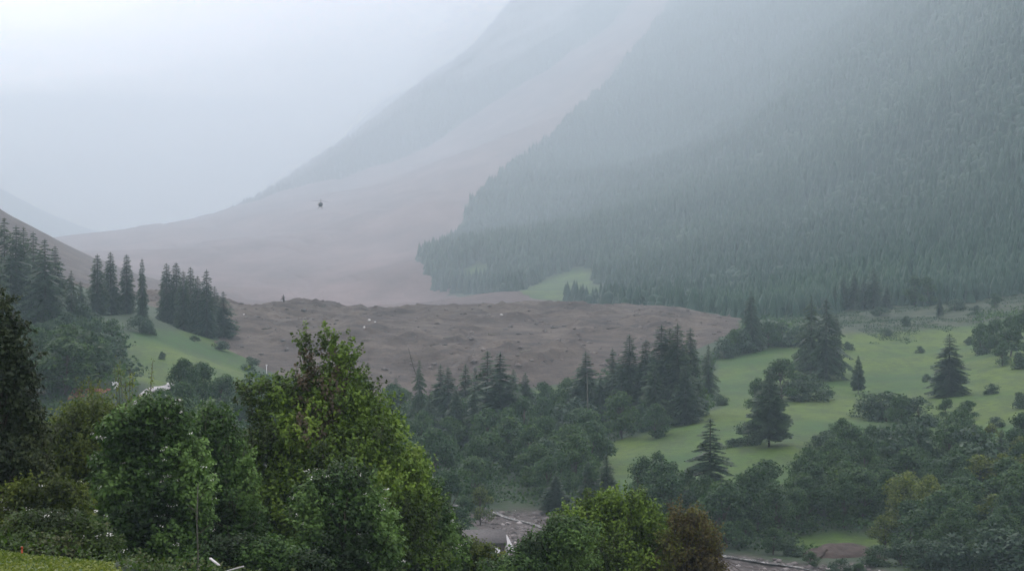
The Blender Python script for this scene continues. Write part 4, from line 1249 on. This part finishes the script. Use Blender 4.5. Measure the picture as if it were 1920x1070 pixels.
fore_tree("shrub", "shrub", "green nettle-like bush just behind the grassy verge", G, 72, (110, 1055),
          [(60, 1000, 70, 26), (130, 1005, 60, 30), (180, 1035, 45, 26), (90, 1025, 80, 20)], 1500, 0.095, "herb", nlimb=20, trunk_r=0.03, spray_len=0.4, crownname="foliage", stems=3, blossoms=24)
fore_tree("shrub", "shrub", "dark low bush in the shade under the whitebeam", G, 82, (430, 1100),
          [(440, 1040, 60, 22), (500, 1050, 60, 28), (380, 1060, 40, 14), (560, 1065, 50, 20)], 1100, 0.10, "leaf_beam", nlimb=20, trunk_r=0.03, spray_len=0.4, crownname="foliage", stems=3)


def slope_cover(x, y):
    return (y > 25) & (sdist(x, y, MEADOWS[4]) < 0) & ((sdist(x, y, RIVERBED) < -3) & (sdist(x, y, RIVERTOP) < -3))


scatter_leaves(170000, slope_cover, 60, 330, -0.30, 0.30, 0.9, 0.42, "slope_undergrowth", "herb", "weeds and low bushes covering the near hillside below the trees")
scatter_leaves(60000, lambda x, y: sdist(x, y, MEADOWS[4]) > -0.5, 30, 80, -0.16, -0.05, 0.22, 0.3, "verge_grass", "verge", "short grass of the verge at the lower left corner")

# ------------------------------------------------------------------ built things and small objects
M["bark_thin"] = plain_mat("grey_green_bark", (0.05, 0.055, 0.04), (0.10, 0.10, 0.08), 8)
M["roof_red"] = plain_mat("red_brown_tiles", (0.16, 0.060, 0.042), (0.24, 0.09, 0.06), 3, 0.8, 0.4, 0.05)
M["plaster"] = plain_mat("cream_plaster", (0.38, 0.30, 0.25), (0.48, 0.40, 0.34), 1.5, 0.9)
M["white"] = plain_mat("white_paint", (0.62, 0.63, 0.64), (0.78, 0.79, 0.80), 2, 0.6)
M["grey_metal"] = plain_mat("grey_sheet_roof", (0.055, 0.053, 0.053), (0.10, 0.095, 0.092), 3.0, 0.75)
M["dark_wood"] = plain_mat("dark_boards", (0.035, 0.030, 0.026), (0.075, 0.06, 0.05), 6, 0.9, 0.4, 0.02, vec_scale=(6, 6, 0.6))
M["glass"] = plain_mat("window_glass", (0.02, 0.025, 0.03), (0.04, 0.045, 0.05), 2, 0.12)
M["gravel"] = plain_mat("pale_gravel", (0.26, 0.26, 0.27), (0.42, 0.42, 0.42), 2.5, 0.9, 0.4, 0.05)
M["concrete"] = plain_mat("pale_concrete", (0.42, 0.42, 0.43), (0.60, 0.60, 0.60), 3, 0.85)
M["orange"] = plain_mat("orange_plastic", (0.26, 0.050, 0.018), (0.34, 0.07, 0.02), 5, 0.7)
M["pale_wood"] = plain_mat("weathered_plank", (0.36, 0.36, 0.36), (0.55, 0.55, 0.54), 8, 0.8)
M["heli"] = plain_mat("dark_helicopter_paint", (0.035, 0.04, 0.055), (0.05, 0.055, 0.07), 2, 0.4)
M["stone"] = plain_mat("pale_boulder", (0.55, 0.54, 0.53), (0.75, 0.74, 0.72), 1.5, 0.9, 0.5, 0.1)


def gable_house(name, label, cat, c, rz, L_, W_h, hw, hr, wall, roof, chimney=None, windows=(), over=0.5):
    root = empty(name, c, rz)
    tag(root, label, cat)
    w = MB()
    v = [[-L_ / 2, -W_h / 2, 0], [L_ / 2, -W_h / 2, 0], [L_ / 2, W_h / 2, 0], [-L_ / 2, W_h / 2, 0], [-L_ / 2, -W_h / 2, hw], [L_ / 2, -W_h / 2, hw], [L_ / 2, W_h / 2, hw], [-L_ / 2, W_h / 2, hw], [-L_ / 2, 0, hw + hr], [L_ / 2, 0, hw + hr]]
    w.add(v, [[0, 1, 5, 4], [1, 2, 6, 5], [2, 3, 7, 6], [3, 0, 4, 7]], [[4, 8, 7], [5, 6, 9]])
    w.build("wall", wall, root)
    r = MB()
    sl = hr / (W_h / 2)
    for sg in (-1, 1):
        ey, ez = sg * (W_h / 2 + over), hw - over * sl
        a, t = L_ / 2 + over, 0.18
        p = [[-a, ey, ez + .03], [a, ey, ez + .03], [a, 0, hw + hr + .03], [-a, 0, hw + hr + .03]]
        q = [[x, y, z + t] for x, y, z in p]
        r.add(p + q, [[0, 3, 2, 1], [4, 5, 6, 7], [0, 1, 5, 4], [1, 2, 6, 5], [2, 3, 7, 6], [3, 0, 4, 7]])
    ro = r.build("roof", roof, root)
    if chimney:
        m_ = MB(); m_.box(chimney[:3], chimney[3:]); m_.box((chimney[0], chimney[1], chimney[2] + chimney[5] / 2 + .07), (chimney[3] + .2, chimney[4] + .2, .12))
        m_.build("chimney", M["white"], ro)
    for (x, y, z, dx, dy, dz) in windows:
        fr = MB()
        horizontal = dx > dy
        for s2 in (-1, 1):
            if horizontal: fr.box((x + s2 * dx / 2, y, z), (0.1, 0.12, dz + .1)); fr.box((x, y, z + s2 * dz / 2), (dx - .1, 0.11, 0.1))
            else: fr.box((x, y + s2 * dy / 2, z), (0.12, 0.1, dz + .1)); fr.box((x, y, z + s2 * dz / 2), (0.11, dy - .1, 0.1))
        f_ = fr.build("window", M["white"], root)
        g = MB(); g.box((x, y, z), (dx if horizontal else 0.06, dy if not horizontal else 0.06, dz)); g.build("pane", M["glass"], f_)
    return root


hx = at(186, 430, 424)[0]
hzg = at(186, 772, 424)[2]
hr_ = gable_house("house", "red-roofed house with white chimney half hidden behind the thin willows", "house", (hx, 424, hzg), math.radians(-6), 10.0, 7.5, 2.4, 2.1, M["plaster"], M["roof_red"],
            (3.4, -0.6, 5.0, 1.1, 0.9, 1.9), [(-3.2, -3.78, 1.3, 1.1, 0.05, 1.1), (0.2, -3.78, 1.3, 1.1, 0.05, 1.1), (3.4, -3.78, 1.3, 1.1, 0.05, 1.1)])
d_ = MB(); d_.box((1.8, -3.79, 1.0), (0.9, 0.1, 2.0)); dd_ = d_.build("door", M["dark_wood"], hr_)
# pale road that curves down past the house
tag(ribbon("road", [(345, 728), (318, 733), (290, 738), (268, 746), (252, 757), (245, 770), (246, 782), (262, 800), (290, 815)], [1.2, 1.5, 1.8, 2, 2.1, 2.2, 2.2, 2.2, 2.2], 0.25, M["gravel"], 250, 70, 0.15), kind="structure")
# grey shed by the river
sx = at(900, 430, 300)[0]
sz = float(H(sx, 300))
zt = at(900, 992, 300)[2]
sh = gable_house("shed", "low grey-roofed shed by the river, pale sheet leaning at its right gable", "shed", (sx, 300, zt - 4.0), math.radians(4), 6.6, 5.5, 2.5, 1.3, M["dark_wood"], M["grey_metal"], None,
                 [(3.33, -0.9, 1.2, 0.05, 0.9, 1.0)], 0.3)
d_ = MB(); d_.box((2.3, -2.78, 0.95), (0.7, 0.08, 1.8)); d_.build("door", M["white"], sh)
lean = MB()
p = [[3.5, -3.2, 1.55], [5.0, -2.6, 0.9], [3.9, 1.2, 2.9], [3.2, 1.2, 3.2]]
lean.add(p + [[x, y, z + .1] for x, y, z in p], [[0, 3, 2, 1], [4, 5, 6, 7], [0, 1, 5, 4], [1, 2, 6, 5], [2, 3, 7, 6], [3, 0, 4, 7]])
lean.build("lean_roof", M["pale_wood"], sh)
# eroded earth bank above the gravel
m, N, L, b = new_mat("brown_earth")
n_e = noise(N, L, 0.7, 7, rough=0.7)
L.new(ramp(N, L, n_e, [(0.3, (0.026, 0.018, 0.014)), (0.6, (0.058, 0.042, 0.034)), (0.75, (0.10, 0.078, 0.062))]), b.inputs["Base Color"])
bump(N, L, b, n_e, 0.8, 0.3)
M["earth"] = m
q0 = poly_world([(1505, 1042), (1545, 1036), (1600, 1034), (1645, 1040)], 200)
nn, mm = 40, 10
s = np.linspace(0, 1, nn)
ex_, ey_ = np.interp(s, np.linspace(0, 1, 4), q0[:, 0]), np.interp(s, np.linspace(0, 1, 4), q0[:, 1])
V = []
for j, a in enumerate(np.linspace(0, 1, mm)):
    X = ex_ + 0.9 * fbm(ex_, ey_ + j, 4, 2); Y = ey_ - a * 6.5 + 1.5 * fbm(ex_, ey_ * 0 + 2, 5, 3)
    hh = 1.7 * (1 - a) ** 0.6 * np.sin(np.pi * np.clip(s, 0.03, 0.97)) ** 0.5
    V.append(np.stack([X, Y, H(X, Y) + hh + 0.35 * fbm(X, Y, 1.8, 3) - 0.2], 1))
X, Y = ex_, ey_ + 3.5
V.insert(0, np.stack([X, Y, H(X, Y) - 0.3], 1))
tag(link("earth_bank", mesh_np("earth_bank", np.stack(V, 1).reshape(-1, 3), grid_faces(nn, mm + 1), M["earth"], True)), kind="structure")

# pale boulders on the debris
for (px, py, r, l) in [(940, 592, 0.85, "largest white boulder, right of the middle of the debris lobe"), (683, 617, 0.75, "white boulder in the middle of the debris lobe"), (457, 591, 0.5, "small white boulder near the left end of the debris crest"),
                       (692, 602, 0.65, "pale flat boulder just above the white middle one"), (703, 607, 0.45, "small pale boulder beside the pale flat one")]:
    d = None
    ray_ = ray(px, py)
    for Y in np.linspace(620, 1200, 2400):
        if ray_[2] / ray_[1] * Y <= HD(ray_[0] / ray_[1] * Y, Y): d = Y; break
    if d is None: d = 890
    X = ray_[0] / ray_[1] * d
    v, f, t = rocks(np.zeros((1, 3)), np.array([r]))
    o = link("boulder", mesh_np("boulder", v * [1, 1, 1.3], f, M["stone"], False, {"tint": t}), None, (X, d, HD(X, d) + r * 0.5))
    tag(o, l, "boulder", "pale boulders on the debris lobe")
LOGS = ["longest stripped log lying across the middle of the debris", "short dark log on the left debris slope", "grey log below the white middle boulder", "log slanting down behind the leaning trunk", "pale splintered log above the big spruce pair",
        "dark log on the right part of the debris lobe", "thin log near the right end of the debris crest", "log just above the pale meadow strip", "half-buried log under the debris crest, left of its middle", "short log between the two debris slopes' middle mounds"]
for l, (px, py, L_, a_) in zip(LOGS, [(850, 640, 11, 0.2), (500, 625, 6, 0.5), (690, 645, 7, -0.3), (815, 665, 7, 1.0), (925, 630, 6, -0.1), (1150, 625, 8, 0.3), (1255, 598, 7, -0.2), (985, 690, 6, 0.4), (600, 590, 7, 0.1), (1040, 618, 5, -0.6)]):
    q = hit(px, py, 560)
    X, Y = q[0], q[1]
    L_ *= 0.7
    t = MB(); dx_, dy_ = math.cos(a_) * L_ / 2, math.sin(a_) * L_ / 2
    z0_, z1_ = HD(X - dx_, Y - dy_), HD(X + dx_, Y + dy_); zc_ = max(HD(X, Y), (z0_ + z1_) / 2)
    t.tube([[-dx_, -dy_, 0.15 + (z0_ - zc_) * .6], [0, 0, 0.3], [dx_, dy_, 0.5 + (z1_ - zc_) * .6]], [0.26, 0.2, 0.1], 7)
    for _ in range(4):
        k_ = rs.uniform(-.4, .45); t.tube([[dx_ * 2 * k_, dy_ * 2 * k_, .3], [dx_ * 2 * k_ + rs.uniform(-.5, .5), dy_ * 2 * k_, 1.0]], [.07, .02], 4)
    tag(t.build("fallen_log", M["bark_pale"] if "pale" in l or "grey" in l or "stripped" in l else M["bark"], None, (X, Y, zc_)), l, "log", "logs carried by the landslide")
# snag on the crest, leaning broken trunk, little white mast
def snag(name, label, px, base, tip, D, r, branches=6):
    X = at(px, 430, D)[0]; gz = HD(X, D) if D > 640 else float(H(X, D))
    tp = at(tip[0], tip[1], D)
    root = empty(name, (X, D, gz)); tag(root, label, "tree")
    e = np.array([tp[0] - X, 0, max(2.0, tp[2] - gz)])
    t = MB(); t.tube(np.linspace([0, 0, -0.4], e, 6) + rs.normal(size=(6, 3)) * 0.08, np.linspace(r, r * 0.3, 6), 6); t.build("trunk", M["bark"], root)
    b2 = MB()
    for i in range(branches):
        a = rs.uniform(0.35, 0.97); st = e * a; an = rs.uniform(0, 6.28); l = (1.1 - a) * 2.2 + 0.3
        b2.tube([st, st + [math.cos(an) * l * .6, math.sin(an) * l * .6, 0.1], st + [math.cos(an) * l, math.sin(an) * l, -0.1]], [r * .35, r * .2, r * .1], 4)
    b2.build("branch", M["bark"], root)
snag("dead_tree", "single dead trunk stub standing on the debris crest", 532, 577, (532, 552), 890, 0.45, 16)
snag("dead_tree", "broken trunk leaning left above the thin ragged spruce", 790, 700, (766, 652), 642, 0.35, 10)
root = empty("mast", (at(499, 430, 640)[0], 640, at(499, 700, 640)[2])); tag(root, "small white mast before the debris lobe, left of the tall tree's tip", "mast")
t = MB(); t.tube([[0, 0, -1], [0, 0, 2.4]], 0.09, 8); t.build("pole", M["white"], root); t = MB(); t.box((0, 0, 2.5), (0.4, 0.35, 0.4)); t.build("cabinet", M["white"], root)
root = empty("pole", (at(1101, 430, 520)[0], 520, float(H(at(1101, 430, 520)[0], 520)))); tag(root, "pale bare trunk standing before the left end of the dark spruce stand", "dead tree")
t = MB(); t.tube([[0, 0, 0], [0.1, 0, 5], [0.05, 0, at(1101, 700, 520)[2] - root.location[2]]], [0.24, 0.17, 0.08], 7); t.build("trunk", M["bark_thin"], root)
t = MB()
for a in (4, 6, 7.5, 9): t.tube([[0.1, 0, a], [0.1 + rs.uniform(-1.2, 1.2), 0.3, a + 0.4]], [0.08, 0.03], 4)
t.build("branch", M["bark_thin"], root)

# thin pale sapling, planks and the orange marker at the bottom left
X = at(368, 430, 78)[0]; g = float(H(X, 78))
root = empty("sapling", (X, 78, g)); tag(root, "thin pale bare sapling trunk standing before the dark gap", "sapling")
t = MB(); t.tube([[0, 0, -.2], [0.02, 0, 1.2], [-0.02, 0, 2.4], [0.03, 0, at(368, 905, 78)[2] - g]], [0.035, 0.03, 0.024, 0.012], 7); t.build("trunk", M["bark_thin"], root)
t = MB()
for a in (1.3, 1.9, 2.3, 2.7, 3.1): t.tube([[0, 0, a], [rs.uniform(-.5, .5), rs.uniform(-.2, .2), a + .35]], [0.015, 0.005], 4)
t.build("branch", M["bark"], root)


def plank(label, p0, p1, D, w, lift):
    a, b_ = at(*p0, D), at(*p1, D - 0.8)
    c = (a + b_) / 2
    o = MB(); d = b_ - a; L_ = np.linalg.norm(d); d /= L_
    sd_ = np.cross(d, [0, 0, 1]); sd_ /= np.linalg.norm(sd_); u2 = np.cross(sd_, d)
    v = [d * i * L_ / 2 + sd_ * j * w / 2 + u2 * k_ * w / 3 for i in (-1, 1) for j in (-1, 1) for k_ in (-1, 1)]
    o.add(v, [[0, 1, 3, 2], [4, 6, 7, 5], [0, 4, 5, 1], [2, 3, 7, 6], [0, 2, 6, 4], [1, 5, 7, 3]])
    tag(o.build("plank", M["pale_wood"], None, tuple(c)), label, "plank", "pale planks under the trees")


plank("longer pale plank at the bottom edge under the tall tree", (418, 1072), (456, 1061), 66, 0.06, 0)
plank("shorter pale plank tilted the other way near the longer one", (394, 1046), (411, 1059), 67, 0.07, 0)
X = at(37, 430, 60)[0]; g = float(H(X, 60))
root = empty("marker_post", (X, 60, g)); tag(root, "small orange marker post on the grassy verge at lower left", "marker post")
t = MB(); t.tube([[0, 0, -0.1], [0.01, 0, 0.26]], [0.03, 0.026], 10); t.build("post", M["orange"], root)
t = MB(); t.tube([[0.01, 0, 0.26], [0.012, 0, 0.31]], [0.038, 0.025], 10); t.build("cap", M["orange"], root)
pos, rr_ = [], []
for i in range(260):
    x_, y_ = at(rs.uniform(-40, 34), 430, 58)[0], rs.uniform(56, 59.4)
    pos.append([x_, y_, float(H(x_, y_))]); rr_.append(rs.uniform(0.03, 0.11))
v, f, t = rocks(np.array(pos), np.array(rr_))
tag(link("stones", mesh_np("stones", v, f, M["riverrock"], False, {"tint": t})), "grey stones heaped in the lower left corner", None, None, "stuff")

# ------------------------------------------------------------------ helicopter hovering before the fan
hc = at(601, 384, 1150)
heli = empty("helicopter", tuple(hc), math.radians(12)); heli.rotation_euler = (math.radians(-8), math.radians(6), math.radians(14))
tag(heli, "small dark helicopter hovering in the haze before the debris fan", "helicopter")


def lathe(mb, prof, n=16, sx=1.0, sz=1.0, off=(0, 0, 0)):
    """profile (y, r, zc) swept round the y axis"""
    V = []
    for (y_, r_, zc) in prof:
        for j in range(n):
            a = j * 2 * math.pi / n
            V.append([r_ * math.cos(a) * sx + off[0], y_ + off[1], r_ * math.sin(a) * sz + zc + off[2]])
    F4 = [[i * n + j, i * n + (j + 1) % n, (i + 1) * n + (j + 1) % n, (i + 1) * n + j] for i in range(len(prof) - 1) for j in range(n)]
    mb.add(V, F4)


t = MB(); lathe(t, [(-2.6, 0.05, -.3), (-2.3, .55, -.25), (-1.6, .95, -.1), (-.6, 1.12, 0), (.6, 1.1, .05), (1.5, .8, .25), (2.3, .38, .5), (2.9, .26, .6), (2.9, 0.01, .6)], 18, 1.0, 1.05); t.build("fuselage", M["heli"], heli, smooth=True)
t = MB(); lathe(t, [(-2.45, .3, -.1), (-2.1, .62, .02), (-1.6, .93, .1), (-1.1, 1.04, .16), (-.7, .95, .25)], 18, 0.98, 0.95, (0, -0.06, 0.06)); t.build("canopy", M["glass"], heli, smooth=True)
t = MB(); t.tube([[0, 2.7, .6], [0, 4.5, .75], [0, 6.6, .95]], [.27, .2, .12], 10); t.build("tail_boom", M["heli"], heli)
t = MB(); t.box((0, 6.7, 1.45), (.12, .7, 1.5)); t.box((0, 6.1, .9), (1.9, .45, .08)); t.build("tail_fin", M["heli"], heli)
t = MB(); t.tube([[0, 0, .9], [0, 0, 2.1]], [.22, .1], 8); mast_ = t.build("rotor_mast", M["heli"], heli)
for i in range(3):
    a = math.radians(20 + 120 * i)
    t = MB(); t.box((math.cos(a) * 2.8, math.sin(a) * 2.8, 2.1 + 0.05), (5.2, .28, .05), a); t.build("rotor_blade", M["heli"], heli)
t = MB(); t.box((.14, 6.75, 1.3), (.05, .14, 1.7)); t.build("tail_rotor", M["heli"], heli)
for sg in (-1, 1):
    t = MB(); t.tube([[sg * 1.0, -1.9, -1.75], [sg * 1.0, -1.6, -1.95], [sg * 1.0, 1.5, -1.95]], .07, 6)
    for y_ in (-1.0, .8): t.tube([[sg * .5, y_, -.9], [sg * 1.0, y_, -1.9]], .06, 6)
    t.build("skid", M["heli"], heli)

# moor scrub
scatter_leaves(110000, lambda x, y: (sdist(x, y, MOOR) > -3) & (fbm(x, y * 0.5, 14, 3) > 0.10), 700, 1080, 0.08, 0.30, 0.8, 0.28, "moor_scrub", "leaf_dark", "low scrub scattered over the dim moor above the right meadow")

# ------------------------------------------------------------------ haze
x0, x1 = GX.min() - 30, GX.max() + 30
hb = MB()
zlo, zhi = float(GZ.min()) - 1.0, float(GZ.max()) + 30
hb.box(((x0 + x1) / 2, 4000 - 60, (zlo + zhi) / 2), (x1 - x0, 8300, zhi - zlo))
m = bpy.data.materials.new("haze")
m.use_nodes = True
m.node_tree.nodes.clear()
o_ = m.node_tree.nodes.new("ShaderNodeOutputMaterial")
v_ = m.node_tree.nodes.new("ShaderNodeVolumePrincipled")
v_.inputs["Color"].default_value = (*HAZE_COLOR, 1)
v_.inputs["Density"].default_value = HAZE_DENSITY
v_.inputs["Anisotropy"].default_value = 0.0
m.node_tree.links.new(v_.outputs[0], o_.inputs["Volume"])
tag(hb.build("haze", m), "pale even rain haze filling the whole valley", None, None, "stuff")

# drizzle cloud filling the far valley: closed body with an uneven slanting front, flat underside below the ground
MIST_DENSITY = 0.00040
mn, mk = 40, 26
xs_ = np.linspace(-1, 1, mn)[:, None]; ks_ = np.linspace(0, 1, mk)[None, :]
mX = xs_ * (2300 + 1500 * ks_) + 0 * ks_
m_front = 1010 + 330 * np.clip((-xs_ * 2300 - 60) / 500, 0, 1) + 320 * np.clip((xs_ * 2300 - 60) / 500, 0, 1) * 0 + 90 * np.sin(xs_ * 2300 / 190.0) + 50 * np.sin(xs_ * 2300 / 77.0)
mY = m_front + (8050 - m_front) * ks_ ** 1.3
m_top = 300 + 310 * np.clip((mX + 650) / 800, 0, 1) - 150 * np.clip(1 - ks_ * 6, 0, 1) + 150 * fbm(mX, mY, 1300, 3)
m_top = np.clip(m_top, 120, zhi - 3)
mv = np.concatenate([np.stack([mX, mY, m_top], -1).reshape(-1, 3), np.stack([mX, mY, np.full(mX.shape, zlo + 0.5)], -1).reshape(-1, 3)])
q = mn * mk
g_ = grid_faces(mn, mk)
mf = [g_[:, ::-1], g_ + q]
for line in (np.arange(mk), (mn - 1) * mk + np.arange(mk), np.arange(mn) * mk, np.arange(mn) * mk + mk - 1):
    mf.append(np.stack([line[:-1], line[1:], line[1:] + q, line[:-1] + q], 1))
mf = np.vstack(mf)
m = bpy.data.materials.new("mist")
m.use_nodes = True
m.node_tree.nodes.clear()
o_ = m.node_tree.nodes.new("ShaderNodeOutputMaterial")
v_ = m.node_tree.nodes.new("ShaderNodeVolumePrincipled")
v_.inputs["Color"].default_value = (0.86, 0.94, 1.0, 1)
v_.inputs["Density"].default_value = MIST_DENSITY
m.node_tree.links.new(v_.outputs[0], o_.inputs["Volume"])
mo_ = tag(link("mist", mesh_np("mist", mv, mf, m)), "rain cloud and mist filling the far end of the valley", None, None, "stuff")
import bmesh
bm_ = bmesh.new(); bm_.from_mesh(mo_.data); bmesh.ops.recalc_face_normals(bm_, faces=bm_.faces); bm_.to_mesh(mo_.data); bm_.free()
print("ground z", GZ.min(), GZ.max(), "debris", len(f))

# low cloud torn along the far ridge: lumpy elongated bodies of thicker mist
m = bpy.data.materials.new("low_cloud")
m.use_nodes = True
m.node_tree.nodes.clear()
o_ = m.node_tree.nodes.new("ShaderNodeOutputMaterial")
v_ = m.node_tree.nodes.new("ShaderNodeVolumePrincipled")
v_.inputs["Color"].default_value = (0.97, 0.98, 1.0, 1)
v_.inputs["Density"].default_value = 0.0013
m.node_tree.links.new(v_.outputs[0], o_.inputs["Volume"])
for i, (px, py, D, rx, ry) in enumerate([(905, 20, 4300, 150, 34), (850, 95, 4400, 100, 30), (770, 165, 4350, 120, 24), (690, 235, 4250, 110, 22), (620, 285, 4200, 90, 16), (1020, 15, 4000, 170, 26), (960, 90, 4050, 120, 20), (540, 340, 4000, 90, 13)]):
    c = at(px, py, D)
    bm = bmesh.new()
    bmesh.ops.create_icosphere(bm, subdivisions=4, radius=1.0)
    for v in bm.verts:
        p = v.co
        k = 1 + 0.35 * math.sin(3 * p.x + i) * math.cos(2.5 * p.y + 2 * i) + 0.22 * math.sin(7 * p.x + 5 * p.z + i)
        v.co = Vector((p.x * rx * k, p.y * 200 * k, p.z * ry * k))
        v.co.z += v.co.x * 0.62                      # lies along the slope
    me = bpy.data.meshes.new("cloud_wisp")
    bm.to_mesh(me); bm.free(); me.materials.append(m)
    tag(link("cloud_wisp", me, None, tuple(c)), "thin wisp of cloud clinging to the far ridge", None, "cloud wisps along the ridge", "stuff")
